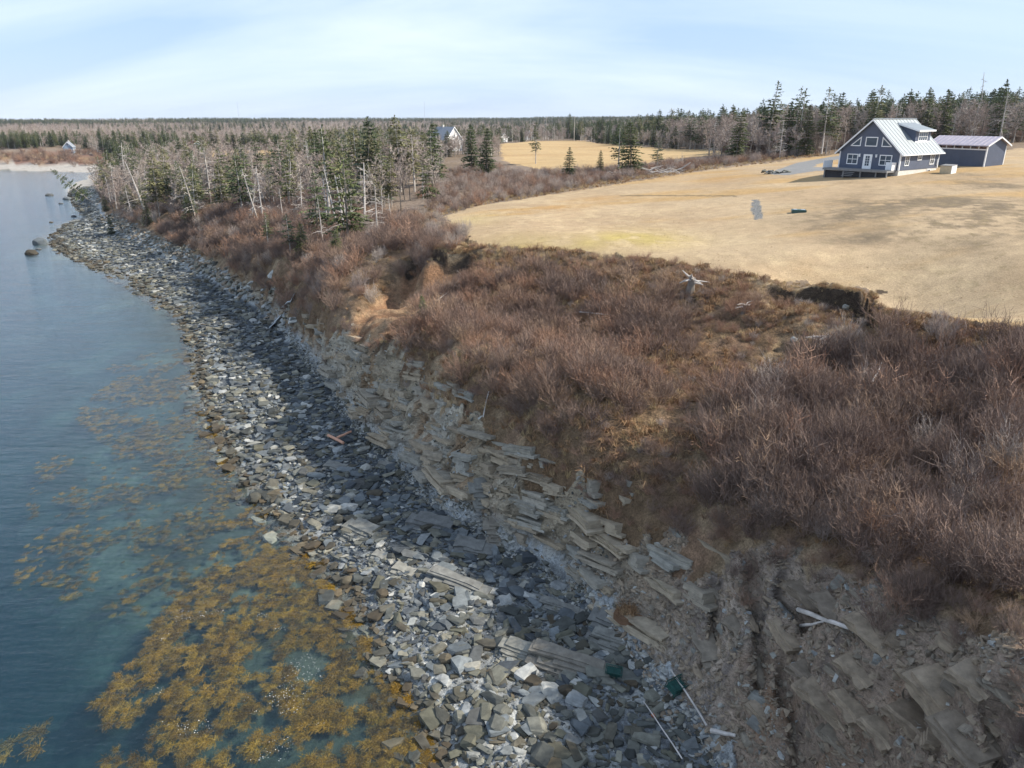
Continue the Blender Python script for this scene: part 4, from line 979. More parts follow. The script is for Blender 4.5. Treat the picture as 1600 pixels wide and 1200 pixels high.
# ------------------------------------------------------------------ the wood: pooled, the largest in view on their own, the rest one mass
r = np.random.default_rng(91)
def wood_points(n, rmin, rmax, power=1.0):
    th = r.uniform(R(-46.8), R(46.8), n); u = r.uniform(0, 1, n); rad = np.sqrt(rmin ** 2 + (rmax ** 2 - rmin ** 2) * u)
    return np.c_[rad * np.sin(th), rad * np.cos(th)]
CL = poly_w([(140, 300), (160, 330), (230, 352), (330, 335), (450, 340), (545, 345), (600, 345), (650, 325), (690, 338), (760, 320), (900, 296), (1000, 284), (1100, 265), (1200, 252), (1290, 243)])
W_OK = np.vstack([CL, poly_w([(1330, 232), (1480, 226), (1560, 226), (1620, 222)]), [(145, 125), (200, 60), (3000, 60), (3000, 3500), (-3200, 3500), (-3200, 900), (-700, 425)], poly_w([(-60, 238), (0, 236), (100, 236), (150, 242), (200, 252), (160, 275)])])
def ok(p):
    x, y = p[:, 0], p[:, 1]
    k = inside(W_OK, x, y) & ~inside(LAWN, x, y) & ~inside(FIELD, x, y) & ~inside(FIELD2, x, y) & ~inside(DRIVE, x, y) & (H(x, y) > 2.5)
    for (bx, by, br) in CLEAR: k &= np.hypot(x - bx, y - by) > br
    return k
CLEAR = []
for (px, py, br) in ((705, 232, 13), (790, 224, 12), (832, 222, 8), (310, 240, 16), (107, 241, 12), (1400, 255, 16), (1520, 250, 14)):
    x_, y_, z_ = spot(px, py); CLEAR.append((x_, y_, br))
for (px, py, f) in ((705, 255, 9), (310, 243, 9), (107, 241, 8)):                      # view left open in front of the far houses
    x_, y_, z_ = spot(px, py); CLEAR.append((x_, y_, f))
pts = np.vstack([wood_points(9000, 60, 330), wood_points(12000, 250, 700), wood_points(26000, 600, 2300)])
pts = pts[ok(pts)]
x, y = pts[:, 0], pts[:, 1]
nz = fbm(x / 45, y / 45, 61, 4); nf = fbm(x / 180, y / 110, 62, 4); dist = np.hypot(x, y)
conif = np.where(dist < 330, nz + r.normal(size=len(x)) * .25 > (.15 + .22 * (x > 40)), nf + r.normal(size=len(x)) * .12 > np.where(dist > 1500, -.25, .22))
conif |= (y > 385) & (y < 450) & (x < -120) & (r.uniform(size=len(x)) < .8)
hedge = (x > -12) & (x < 95) & (y > 80) & (y < 190) & (dist < 200)
typ = np.where(conif, 0, np.where(r.uniform(size=len(x)) < .16, 2, 1))
keep = ~(hedge & (y < 172) & (r.uniform(size=len(x)) < .93) & ~((x > 55) & (y > 135)))
zz_ = H(x, y)
pxx, pyy, ff = project(x, y, zz_)
# open brush in front of the lawn's hedge and the low bank stay free of tall trees
keep &= ~((pxx > 690) & (pxx < 1120) & (pyy > 246))
hgt = np.where(typ == 0, r.uniform(6.5, 11.5, len(x)), np.where(typ == 1, r.uniform(5, 8.5, len(x)), r.uniform(5, 9, len(x))))
hgt *= np.where((x > 60) & (y > 120), 1.22, 1.0) * np.where(dist > 500, .85, 1)
hgt *= np.where((x > -130) & (x < 60) & (dist > 250) & (dist < 420), .75, 1)
keep &= ~((pxx > 325) & (pxx < 445) & (pyy > 241) & (pyy < 285) & (r.uniform(size=len(x)) < .78))
keep &= ~((x < 0) & (dist < 330) & (r.uniform(size=len(x)) < .28))
pts, typ, hgt, dist, pxx, pyy, ff, zz_ = [a[keep] for a in (pts, typ, hgt, dist, pxx, pyy, ff, zz_)]
mid_h = hgt / ff * ((pxx > 8) & (pxx < 1592))
mass_p, mass_pick, mass_sc, mass_rot = [], [], [], []
KIND = {0: ('spruce_tree', SPR, SPR_J, 'tree'), 1: ('bare_tree', BARE, BARE_J, 'tree'), 2: ('dead_tree', SNAG, SNAG_J, 'dead tree')}
OFF = {0: 0, 1: len(SPR_J), 2: len(SPR_J) + len(BARE_J)}
CAP = {0: 235, 1: 280, 2: 110}
def tree_label(t, k, px, py, h):
    lead = {0: 'dark green spruce' if k < 7 else 'olive lichened spruce', 1: 'leafless grey-brown tree', 2: 'bleached dead spruce'}[t]
    if t == 0 and 3 <= k < 7: lead = 'ragged dark spruce'
    lead = ('tall ' if h > 9.5 else 'short ' if h < 7 else 'medium ') + lead
    if px > 1480: w = 'in the forest behind the navy shed'
    elif px > 1380: w = 'in the forest behind the blue house roof'
    elif px > 1250: w = 'in the forest left of the blue house'
    elif px > 1120: w = 'in the forest by its tallest dark spruce'
    elif px > 770: w = 'in the wood beyond the hay field'
    elif px > 470: w = 'in the cliff-top wood left of the hedge'
    elif py > 262: w = 'on the wooded headland above the shore'
    else: w = 'in the far wood behind the headland'
    return lead + ' ' + w
for t in (0, 1, 2):
    nm, pairs, js, cat = KIND[t]; ix = np.nonzero(typ == t)[0]; ix = ix[np.argsort(-mid_h[ix])]
    for n_, i in enumerate(ix):
        k = int(r.integers(len(pairs))); wd = r.uniform(.9, 1.35); rz_ = r.uniform(0, 6.28)
        if t == 0 and pts[i][0] < 0 and dist[i] < 300 and r.uniform() < .6: k = int(r.choice([3, 4, 5, 6, 7, 8, 7, 8]))
        if n_ < CAP[t]:
            lb = tree_label(t, k, pxx[i], pyy[i], hgt[i]); g = lb.replace('spruce', 'spruces').replace(' tree ', ' trees ')
            x_, y_ = pts[i]
            if mid_h[i] * FPX > 34: place_tree(nm, pairs[k], x_, y_, hgt[i], lb, cat, g, rz_, width=wd)
            else:
                o = link(nm, js[k], None, (x_, y_, zz_[i] - .1), (0, 0, rz_)); o.scale = (hgt[i] * wd, hgt[i] * wd, hgt[i]); tag(o, lb, cat, g)
        else:
            mass_p.append((pts[i][0], pts[i][1], zz_[i] - .1)); mass_pick.append(OFF[t] + k); mass_sc.append((hgt[i] * wd * 1.25, hgt[i] * wd * 1.25, hgt[i])); mass_rot.append((0, 0, rz_))
scatter('forest', mass_p, mass_rot, mass_sc, mass_pick, SPR_J + BARE_J + SNAG_J, 'far mixed wood of spruce and leafless trees')
# ------------------------------------------------------------------ shore: stones, ledges, rockweed
def stone_mesh(name, seed, mat, dims, n=20, boxy=.8):
    """angular shale block: hull of points pushed towards the faces of a box"""
    r = np.random.default_rng(seed); bm = bmesh.new()
    for _ in range(n):
        p = r.uniform(-1, 1, 3)
        if boxy < .4: p = p / (np.linalg.norm(p) + 1e-6) * r.uniform(.82, 1.0); bm.verts.new(tuple(p * .5 * np.array(dims))); continue
        ax = r.integers(3) if r.uniform() < boxy else 2; p[ax] = np.sign(p[ax]) * r.uniform(.85, 1); bm.verts.new(tuple(p * .5 * np.array(dims)))
    g = bmesh.ops.convex_hull(bm, input=bm.verts); bmesh.ops.delete(bm, geom=list({e for e in g['geom_interior'] + g['geom_unused'] if isinstance(e, bmesh.types.BMVert)}), context='VERTS')
    me = bpy.data.meshes.new(name); bm.to_mesh(me); bm.free(); me.materials.append(M[mat]); return me
def stone_set(mat, base):
    d = [(1, .55, .2), (1, .7, .26), (1, .42, .24), (1, .85, .4), (1, .6, .16), (1, .8, .22), (1, .36, .18), (1, .5, .32)]
    return [stone_mesh('%s_%d' % (mat, i), base + i, mat, dd) for i, dd in enumerate(d)]
ST = stone_set('stone', 400) + stone_set('stone_dark', 420) + stone_set('stone_pale', 440) + stone_set('stone_rust', 460) + stone_set('slab_brown', 480)
def cls_at(x, y): 
    r_ = np.hypot(x, y); th = np.arctan2(x, y)
    i = np.clip(np.rint(np.interp(r_, RR, np.arange(NR))), 0, NR - 1).astype(int); j = np.clip(np.rint((th - TH[0]) / (TH[1] - TH[0])), 0, NTH - 1).astype(int)
    return cls[i, j]
r = np.random.default_rng(404)
BEACHP = poly_w([(1150, 1230), (1000, 1010), (880, 890), (690, 790), (520, 610), (430, 495), (330, 437), (200, 372), (162, 348), (152, 322), (162, 300), (168, 284), (120, 290), (106, 305), (114, 320), (138, 338), (100, 352), (76, 370), (84, 392), (190, 450), (270, 500), (290, 560), (290, 660), (340, 740), (390, 810), (450, 870), (500, 930), (550, 1030), (600, 1120), (640, 1230)])
BEACHP = np.vstack([[(12, 10)], BEACHP, [(-4, 12)]])
sp = []
def lay(n, ymax, lo, hi, pw, seed, zoff=-.25):
    p = fill(BEACHP, n, seed); p = p[(p[:, 1] < ymax) & (p[:, 1] > 11)]
    h = H(p[:, 0], p[:, 1]); k = cls_at(p[:, 0], p[:, 1]); m = (h > -.45) & (k != 3) & (r.uniform(size=len(p)) < np.where(h < 0, .55, 1)); p, h = p[m], h[m]
    s = lo + (hi - lo) * r.uniform(size=len(p)) ** pw
    nz = fbm(p[:, 0] / 3, p[:, 1] / 3, 71, 3) * .25
    u = r.uniform(size=len(p))
    fam = np.where(h + nz > 1.3, np.where(u < .7, 2, 0), np.where((h + nz > .45) & (p[:, 1] > 30), np.where(u < .48, 1, np.where(u < .9, 0, 2)), np.where(h + nz < .18, np.where(u < .7, 3, 0), np.where(u < .10, 2, np.where(u < .36, 1, np.where(u < .44, 3, 0))))))
    for i in range(len(p)):
        sp.append((p[i, 0], p[i, 1], h[i] + s[i] * .09, s[i], fam[i] * 8 + r.integers(8), r.normal() * .12, r.normal() * .12, r.normal() * .9 + 2.2 if r.uniform() < .5 else r.uniform(0, 6.28)))
lay(9500, 48, .15, .64, 3.2, 501)
lay(26000, 42, .05, .16, 1.2, 505)
lay(30000, 62, .10, .34, 1.3, 502)
lay(14000, 110, .2, .65, 2.0, 504)
lay(12000, 270, .4, 1.2, 2.2, 503)
sp = np.array(sp)
a_, b_, f_ = project(sp[:, 0], sp[:, 1], sp[:, 2]); size = sp[:, 3] / f_ * ((a_ > 5) & (a_ < 1595) & (b_ > 0) & (b_ < 1195) & (sp[:, 2] > .05))
o_ = np.argsort(-size)
for i in o_[:300]:
    q = sp[i]; o = link('stone', ST[int(q[4])], GROUND['beach'], q[:3], q[5:8]); o.scale = (q[3],) * 3
q = sp[o_[300:]]
scatter('shingle', q[:, :3], q[:, 5:8], q[:, 3], q[:, 4].astype(int), ST, parent=GROUND['beach'])

# bedded ledges that crop out of the shingle
def ledge_mesh(name, seed, L=3.0, Wd=1.2, n=7, t=.11, mat='slab'):
    r = np.random.default_rng(seed); m = MB(); z = 0; y0 = 0
    for k in range(n):
        tt = t * r.uniform(.6, 1.5); l0, l1 = -L / 2 + r.uniform(0, .35) * L, L / 2 - r.uniform(0, .35) * L; w = Wd * r.uniform(.45, .8)
        pts = []
        for s in np.linspace(0, 1, 5): pts.append((l0 + (l1 - l0) * s, y0 + r.uniform(-.06, .06) * Wd, z))
        for s in np.linspace(1, 0, 5): pts.append((l0 + (l1 - l0) * s + r.uniform(-.05, .05), y0 + w + r.uniform(-.08, .08) * Wd, z))
        m.prism(pts, (0, 0, tt)); z += tt * .62; y0 += Wd * r.uniform(.08, .22)
    return m.mesh(name, M[mat])
LEDGE = [ledge_mesh('ledge_%d' % i, 520 + i, L=(3.4, 2.4, 4.2, 1.8)[i], Wd=(1.3, .9, 1.0, .8)[i], n=(7, 5, 8, 5)[i]) for i in range(4)]
LEDGE_B = [ledge_mesh('ledge_brown_%d' % i, 540 + i, L=(2.6, 1.8, 3.2)[i], Wd=(.9, .7, .8)[i], n=6, mat='slab_brown') for i in range(3)]
for (px, py, k, rz_, s, tl) in ((880, 1065, 2, -.35, 1.0, .12), (800, 1040, 0, -.4, .7, .1), (945, 1005, 0, -.5, .85, .3), (965, 1030, 2, -.45, .8, .15), (700, 930, 2, -.45, .9, .1), (625, 905, 1, -.5, 1.0, .12), (545, 853, 0, -.55, 1.0, .12),
                               (590, 880, 1, -.5, .8, .12), (735, 870, 1, -.2, 1.3, .25), (790, 850, 0, .1, .9, .35), (660, 845, 0, -.3, 1.1, .1), (520, 740, 1, -.3, 1.2, .1), (600, 735, 3, -.3, 1.0, .2), (870, 965, 2, -.4, .6, .15), (1000, 985, 1, -.5, .9, .35), (770, 790, 0, .3, .9, .5)):
    x_, y_, z_ = spot(px, py); o = link('bedrock_ledge', LEDGE[k], GROUND['beach'], (x_, y_, z_ - .28 * s), (tl, .08, rz_)); o.scale = (s, s, s)

BLOCK = [stone_mesh('rock_block_%d' % i, 560 + i, ('slab_brown', 'slab_brown', 'slab')[i % 3], ((1, .6, .5), (1, .7, .35), (1, .5, .7), (1, .8, .6), (1.3, .5, .3), (1, .6, .8))[i % 6], 26, .92) for i in range(9)]
# broken beds standing proud of the cliff, and the rubble lodged on it
rk_i, rk_j = np.nonzero((cls == 3) & (RR[:, None] < 95)); w_ = RR[rk_i] * np.gradient(RR)[rk_i]
w_ = w_ * np.where(PX[rk_i, rk_j] > 3, 1, .22); sel = r.choice(len(rk_i), 15000, p=w_ / w_.sum()); ci_, cj_ = rk_i[sel], rk_j[sel]
cx, cy, cz = PX[ci_, cj_], PY[ci_, cj_], HG[ci_, cj_]
# tiers of bedded rock from the foot of the cliff to its brink
def bed_mesh(name, seed, L, Wd, n, t):
    r = np.random.default_rng(seed); m = MB(); z = 0.0
    for k in range(n):
        tt = t * r.uniform(.6, 1.4); l0, l1 = -L / 2 + r.uniform(-.12, .25) * L * .6, L / 2 - r.uniform(-.12, .25) * L * .6; y0 = r.uniform(-.14, .14); pts = []
        for s in np.linspace(0, 1, 6): pts.append((l0 + (l1 - l0) * s, y0 - Wd / 2 + r.uniform(-.13, .13), z))
        for s in np.linspace(1, 0, 4): pts.append((l0 + (l1 - l0) * s + r.uniform(-.1, .1), y0 + Wd / 2 + r.uniform(-.1, .1), z + .0))
        m.prism(pts, (r.normal() * .03, r.normal() * .04, tt)); z += tt * .97
    return m.mesh(name, M['ledge'])
LED = [bed_mesh('rock_ledge_%d' % i, 600 + i, (2.6, 3.4, 2.0, 3.0, 1.7, 4.2)[i], 1.4, (3, 4, 2, 3, 3, 2)[i], (.2, .16, .3, .22, .26, .24)[i]) for i in range(6)]
foot_px = [(1040, 1045, 1.4), (1000, 1000, 1.4), (930, 935, 1.4), (880, 880, 1.4), (760, 820, 1.4), (690, 780, 1.4), (620, 705, 1.4), (560, 660, 1.4), (520, 600, 1.4), (478, 535, 1.4), (440, 497, 1.4)]
top_px = [(1150, 850, 6.2), (1080, 800, 6.2), (985, 762, 6.5), (890, 730, 6.5), (800, 682, 6.9), (745, 632, 7.5), (680, 580, 7.5), (600, 545, 7.2), (545, 515, 6.6), (500, 490, 5.6), (455, 460, 4.8)]
FW = np.array([at_z(*p) + (p[2],) for p in foot_px]); TW = np.array([at_z(*p) + (p[2],) for p in top_px])
seg = np.r_[0, np.cumsum(np.hypot(np.diff(FW[:, 0]), np.diff(FW[:, 1])))]; d_ = 0.0; nled = 0
while d_ < seg[-1]:
    fw = np.array([np.interp(d_, seg, FW[:, k]) for k in range(3)]); tw = np.array([np.interp(d_, seg, TW[:, k]) for k in range(3)])
    d2 = min(d_ + 1, seg[-1]); tg = np.array([np.interp(d2, seg, FW[:, k]) for k in range(2)]) - np.array([np.interp(d2 - 1, seg, FW[:, k]) for k in range(2)]); ang = math.atan2(tg[1], tg[0])
    nt = int(max(2, (tw[2] - fw[2]) / .6))
    for q in range(nt):
        if r.uniform() < (.12 if fw[1] > 31 else .5) or nled >= 228 or (t__ := (q + .2) / nt) > .8 and fw[1] > 50: continue
        t_ = (q + .2) / nt + r.normal() * .04; c_ = fw * (1 - t_) + tw * t_; gx_, gy_ = c_[0] + r.normal() * .15, c_[1] + r.normal() * .15
        zg = Hs(gx_, gy_); s = r.uniform(.55, 1.0)
        inw = r.uniform(.2, .5) + (.35 if t_ > .75 else 0); nrm_ = (math.sin(ang), -math.cos(ang))            # towards the land
        o = link('rock_ledge', LED[r.integers(6)], GROUND['cliff'], (gx_ + nrm_[0] * inw, gy_ + nrm_[1] * inw, min(c_[2], zg + .12)), (r.normal() * .06 + .10, r.normal() * .04 + .14, ang + r.normal() * .12)); o.scale = (s, s, s * r.uniform(.7, 1.2)); nled += 1
    d_ += r.uniform(1.5, 2.3) * (1 if fw[1] < 60 else 1.7)
BEDB = [bed_mesh('rock_slab_%d' % i, 620 + i, (2.4, 1.8, 3.0)[i], 1.1, 3, .16) for i in range(3)]
for me in BEDB: me.materials[0] = M['slab_brown']
for px, py in ((1240, 930), (1268, 948), (1300, 962), (1225, 1000), (1262, 1060), (1290, 1110), (1340, 1050), (1400, 1010), (1430, 1065), (1470, 1100), (1520, 1070), (1545, 1130), (1580, 1100), (1460, 1170), (1380, 1150), (1310, 1170), (1180, 1050), (1150, 980), (1120, 930), (1190, 1120), (1100, 1010), (1360, 1000), (1420, 1130), (1500, 1160), (1560, 1180), (1330, 1110)):
    x_, y_, z_ = spot(px, py); s = r.uniform(.45, .85)
    o = link('rock_slab', BEDB[r.integers(3)], GROUND['cliff'], (x_ + .1, y_ + .1, z_ - .2 * s), (r.normal() * .08 + .1, r.normal() * .08 + .25, R(-62) + r.normal() * .2)); o.scale = (s, s, s * r.uniform(.9, 1.5))
nb = 0
for i in range(len(cx)):
    if nb >= 40: break
    if cz[i] < 1.6 or cx[i] < 4: continue
    p, q, f = project(cx[i], cy[i], cz[i])
    if not (0 < p < 1600 and q < 1200): continue
    s = r.uniform(.35, 1.1)
    o = link('rock_block', BLOCK[r.integers(len(BLOCK))], GROUND['cliff'], (cx[i] - OUTX * .15 * s, cy[i] - OUTY * .15 * s, cz[i] - .2 * s), (r.normal() * .15 + .30, r.normal() * .15 - .25, R(123) + r.normal() * .3)); o.scale = (s * 1.3, s, s * r.uniform(.7, 1.3)); nb += 1
u = r.uniform(size=len(cx)); ss = .06 + .34 * r.uniform(size=len(cx)) ** 3.2
fam = np.where(cx > 5, np.where(u < .93, 4, 2), np.where(u < .45, 4, np.where(u < .8, 2, 0)))
scatter('rubble', np.c_[cx, cy, cz], r.normal(size=(len(cx), 3)) * np.array([.5, .5, 2]), ss, (fam * 8 + r.integers(0, 8, len(cx))).astype(int), ST, parent=GROUND['cliff'])
TOE = poly_w([(1150, 1210), (1070, 1085), (1000, 1000), (900, 900), (760, 820), (640, 730), (560, 660), (480, 540), (400, 470), (430, 500), (500, 600), (560, 690), (680, 800), (860, 915), (960, 1010), (1080, 1180)])
p = fill(TOE, 4200, 612); p = p[H(p[:, 0], p[:, 1]) < 2.2]; hh = H(p[:, 0], p[:, 1]); ss = .1 + .32 * r.uniform(size=len(p)) ** 2.2
scatter('talus', np.c_[p[:, 0], p[:, 1], hh + .03], r.normal(size=(len(p), 3)) * np.array([.3, .3, 2]), ss, (np.where(r.uniform(size=len(p)) < .7, 16, np.where(p[:, 0] > 4, 32, 0)) + r.integers(0, 8, len(p))).astype(int), ST, parent=GROUND['cliff'])

fi, fj = np.nonzero((cls == 3) & (RR[:, None] >= 80) & (RR[:, None] < 260)); w_ = RR[fi] * np.gradient(RR)[fi]; sel = r.choice(len(fi), 4200, p=w_ / w_.sum()); fi, fj = fi[sel], fj[sel]; u = r.uniform(size=len(fi))
scatter('fallen_stones', np.c_[PX[fi, fj], PY[fi, fj], HG[fi, fj]], r.normal(size=(len(fi), 3)) * np.array([.4, .4, 2]), .3 + 1.1 * r.uniform(size=len(fi)) ** 2.5, (np.where(u < .4, 2, np.where(u < .75, 4, 0)) * 8 + r.integers(0, 8, len(fi))).astype(int), ST, parent=GROUND['cliff'])
# rockweed: limp fronds combed by the water
def weed_mesh(name, seed):
    r = np.random.default_rng(seed); b = SB()
    for _ in range(46):
        a = r.normal() * .95; q = r.uniform(.35, 1.0); base = np.array([r.normal() * .12, r.normal() * .12, -.02]); d = np.array([math.cos(a), math.sin(a), 0])
        p1 = base + d * q * .35 + np.array([0, 0, .05 + r.normal() * .03]); p2 = base + d * q * .7 + r.normal(size=3) * np.array([.06, .06, .03]) + np.array([0, 0, .05]); p3 = base + d * q + r.normal(size=3) * np.array([.1, .1, .03]); b.strip([base, p1, p2, p3], .035, .02)
        for e in (p1, p2): b.strip([e, e + np.array([math.cos(a + .5), math.sin(a + .5), r.normal() * .1]) * .2], .03, .012); b.strip([e, e + np.array([math.cos(a - .5), math.sin(a - .5), r.normal() * .1]) * .2], .03, .012)
    for i in range(0, len(b.v), 1): b.v[i] = np.asarray(b.v[i])
    return b.mesh(name, M['weed'])
WEED = [weed_mesh('weed_%d' % i, 700 + i) for i in range(4)]
wp = []
def weeds(poly_px, dens, seed, th, depth, slo, shi, nzs=3.0):
    P = np.array([at_z(a, b, -.2) for a, b in poly_px]); ar = abs(0.5 * np.sum(P[:, 0] * np.roll(P[:, 1], -1) - np.roll(P[:, 0], -1) * P[:, 1])); p = fill(P, int(ar * dens), seed)
    n_ = fbm(p[:, 0] / nzs, p[:, 1] / nzs, seed, 4); p = p[r.uniform(size=len(p)) < sstep(th - .2, th + .2, n_)]; h = H(p[:, 0], p[:, 1])
    for i in range(len(p)):
        if h[i] > .12: continue
        z = max(h[i] + .05, -depth * r.uniform(.25, 1.0)); z = min(z, -.05) if h[i] < -.08 else h[i] + .05
        wp.append((p[i, 0], p[i, 1], z, r.uniform(slo, shi), r.normal() * .35 + 3.4))
weeds([(330, 900), (420, 850), (500, 900), (560, 960), (600, 1040), (650, 1110), (700, 1210), (150, 1210), (130, 1120), (230, 1010), (250, 930)], 16, 801, -.12, .4, .22, .55, 1.3)
weeds([(330, 800), (400, 790), (470, 850), (520, 930), (420, 900), (330, 910)], 11, 802, .05, .35, .2, .45, 1.2)
weeds([(60, 720), (200, 660), (320, 660), (390, 790), (340, 900), (230, 960), (120, 1000), (20, 900)], 9, 803, .08, .9, .18, .42, 1.6)
weeds([(180, 560), (290, 540), (320, 640), (360, 720), (330, 790), (200, 720), (120, 650)], 9, 804, .06, .7, .2, .5, 2.0)
weeds([(0, 1100), (150, 1130), (200, 1210), (0, 1210)], 2, 805, .05, .7, .5, .9, 2.0)
wp = np.array(wp)
tag(scatter('rockweed', wp[:, :3], np.c_[r.normal(size=(len(wp), 2)) * .08, wp[:, 4]], wp[:, 3], r.integers(0, 4, len(wp)), WEED, 'golden brown rockweed floating in the shallows'))
fl = stone_mesh('glint_fleck_0', 790, 'foam', (1, .7, .35), 12, .2)  # white flecks added on the surface in place of sun glints
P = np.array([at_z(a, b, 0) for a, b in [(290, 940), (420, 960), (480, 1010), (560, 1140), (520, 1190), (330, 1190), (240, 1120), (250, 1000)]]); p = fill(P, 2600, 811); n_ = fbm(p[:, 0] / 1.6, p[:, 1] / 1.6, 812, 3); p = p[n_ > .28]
scatter('glint_flecks', np.c_[p, np.full(len(p), .008)], np.c_[np.zeros((len(p), 2)), r.uniform(0, 6, len(p))], .018 + .035 * r.uniform(size=len(p)) ** 2, np.zeros(len(p), int), [fl], 'small white flecks standing in for sun glints on the water among the rockweed')

# loose gravel on the bare strip in the lawn
p = fill(PATCH, 420, 641)
scatter('gravel', np.c_[p, H(p[:, 0], p[:, 1]) + .03], r.normal(size=(len(p), 3)) * np.array([.3, .3, 2]), .04 + .09 * r.uniform(size=len(p)) ** 2, r.integers(16, 24, len(p)), ST, parent=GROUND['gravel_patch'])
# boulders one can point to
def boulder(px, py, dims, mat, label, seed, rz=0.0, z=None, cat='boulder', name='boulder', sink=.25):
    x_, y_, z_ = spot(px, py)
    me = stone_mesh(name, seed, mat, dims, 48, .35); o = link(name, me, None, (x_, y_, (z_ if z is None else z) + dims[2] * (.5 - sink)), (.08, -.06, rz)); return tag(o, label, cat)
def sea_boulder(px, py, dims, mat, label, seed, rz=0.0):
    x_, y_ = at_z(px, py, 0.1); o = link('boulder', stone_mesh('boulder', seed, mat, dims, 48, .35), None, (x_, y_, dims[2] * .1), (.05, .05, rz)); return tag(o, label, 'boulder')
sea_boulder(63, 380, (3.6, 2.2, 2.2), 'stone_dark', 'larger dark rounded boulder standing in the water off the headland', 901)
sea_boulder(49, 396, (2.6, 1.8, 1.5), 'stone_rust', 'smaller brown boulder in the water beside the larger dark one', 902, .5)
sea_boulder(60, 389, (1.4, .8, .5), 'stone_dark', 'small low rock awash between the two boulders off the headland', 903)
sea_boulder(77, 305, (3.0, 1.8, 1.3), 'stone_dark', 'lone dark rock in the bay left of the leaning spruce', 904)
sea_boulder(105, 311, (3.5, 2.2, 1.4), 'stone_dark', 'dark rock at the water edge under the leaning spruce', 905)
sea_boulder(95, 318, (1.8, 1.0, .7), 'stone_dark', 'small dark rock awash below the leaning spruce', 906)
sea_boulder(115, 338, (1.6, 1.2, .7), 'stone_dark', 'small rock in the water at the tip of the shingle point', 907)
sea_boulder(80, 347, (1.2, .8, .5), 'stone_rust', 'tiny rock awash off the shingle point', 908)
boulder(399, 783, (1.2, .95, .8), 'stone_rust', 'dark square boulder at the water edge left of the brown shingle', 911)
boulder(377, 760, (.75, .6, .5), 'stone_rust', 'rusty brown boulder at the water edge beside the dark square one', 912)
boulder(529, 816, (.85, .75, .7), 'stone_rust', 'round dark red-brown boulder on the grey shingle', 913)
boulder(585, 775, (1.35, .8, .6), 'stone_rust', 'wide dark brown boulder on the dark slate shingle below the soil slide', 914)
boulder(543, 912, (.85, .65, .65), 'stone_rust', 'dark block at the water edge right of the yellow weed-covered rock', 915, .3)
boulder(597, 932, (.8, .65, .6), 'stone_rust', 'dark rounded boulder in the pale shingle near the water', 916)
boulder(696, 1035, (.75, .6, .6), 'stone_rust', 'olive brown rounded boulder beside a long slab', 917)
boulder(884, 1083, (.85, .55, .55), 'stone_rust', 'dark brown boulder resting on the bedded ledge', 918)
boulder(568, 705, (1.3, .7, .5), 'stone_pale', 'pale long boulder at the foot of the cliff right of the timbers', 919, .6)
boulder(495, 745, (1.7, .75, .45), 'stone_dark', 'long dark flat slab on the shingle above the square boulder', 920, -.3)
boulder(793, 471, (.55, .45, .85), 'stone_pale', 'white upright rock among the shrubs on the slope', 921, name='white_rock', cat='rock')
boulder(1321, 484, (.5, .4, .45), 'stone_pale', 'small white rock in the bare scar under the lawn edge', 922, name='white_rock', cat='rock')
boulder(1240, 534, (.55, .45, .45), 'stone_pale', 'small pale rock left of the driftwood on the slope', 923, name='white_rock', cat='rock')
x_, y_, z_ = spot(497, 886)
wr = empty('weedy_rock', (x_, y_, max(z_, -.05)), .4); link('stone', stone_mesh('weedy_stone', 931, 'stone_rust', (.9, .6, .4), 20, .3), wr); o = link('weed', WEED[0], wr, (-.2, 0, .17), (0, .1, 2.6)); o.scale = (.55, .5, .7); o = link('weed', WEED[1], wr, (.2, .05, .17), (0, .1, -.6)); o.scale = (.5, .5, .7)
tag(wr, 'bright yellow weed-covered rock at the water edge', 'rock')
# ------------------------------------------------------------------ buildings
def win_part(root, o, u, n, w, h, depth=.06, bars=(1, 1), poly=None, fr=.11):
    """window in a wall: o lower left corner, u along the wall, n outwards; frame with its panes and glazing bars below it"""
    o, u, n = Vector(o), Vector(u).normalized(), Vector(n).normalized(); z = Vector((0, 0, 1))
    pts = poly or [(0, 0), (w, 0), (w, h), (0, h)]
    P3 = lambda p, d: o + u * p[0] + z * p[1] + n * d
    cx_ = sum(p[0] for p in pts) / len(pts); cy_ = sum(p[1] for p in pts) / len(pts)
    # inset ring
    inn = []
    for i, p in enumerate(pts):
        a, b = Vector(pts[i - 1]), Vector(pts[(i + 1) % len(pts)]); q = Vector(p); d1 = (a - q).normalized(); d2 = (b - q).normalized(); bi = d1 + d2; sn = max(.25, abs(d1.cross(d2)) if len(d1) == 2 else .5); inn.append(tuple(q + bi * (fr / sn)))
    m = MB(); k = len(pts)
    for i in range(k):
        j = (i + 1) % k; m.prism([P3(pts[i], .002), P3(pts[j], .002), P3(inn[j], .002), P3(inn[i], .002)], n * depth)
    f = m.build('window_frame', M['white'], root)
    link('pane', MB().prism([P3(p, .004) for p in inn], n * .02).mesh('pane', M['glass']), f)
    if poly is None:
        x0, x1, y0, y1 = fr, w - fr, fr, h - fr
        for i in range(1, bars[0] + 1):
            xx = x0 + (x1 - x0) * i / (bars[0] + 1); b = MB(); b.prism([P3((xx - .03, y0), .025), P3((xx + .03, y0), .025), P3((xx + .03, y1), .025), P3((xx - .03, y1), .025)], n * .025); b.build('glazing_bar', M['white'], f)
        for i in range(1, bars[1] + 1):
            yy = y0 + (y1 - y0) * i / (bars[1] + 1); b = MB(); b.prism([P3((x0, yy - .03), .025), P3((x1, yy - .03), .025), P3((x1, yy + .03), .025), P3((x0, yy + .03), .025)], n * .021); b.build('glazing_bar', M['white'], f)
    return f

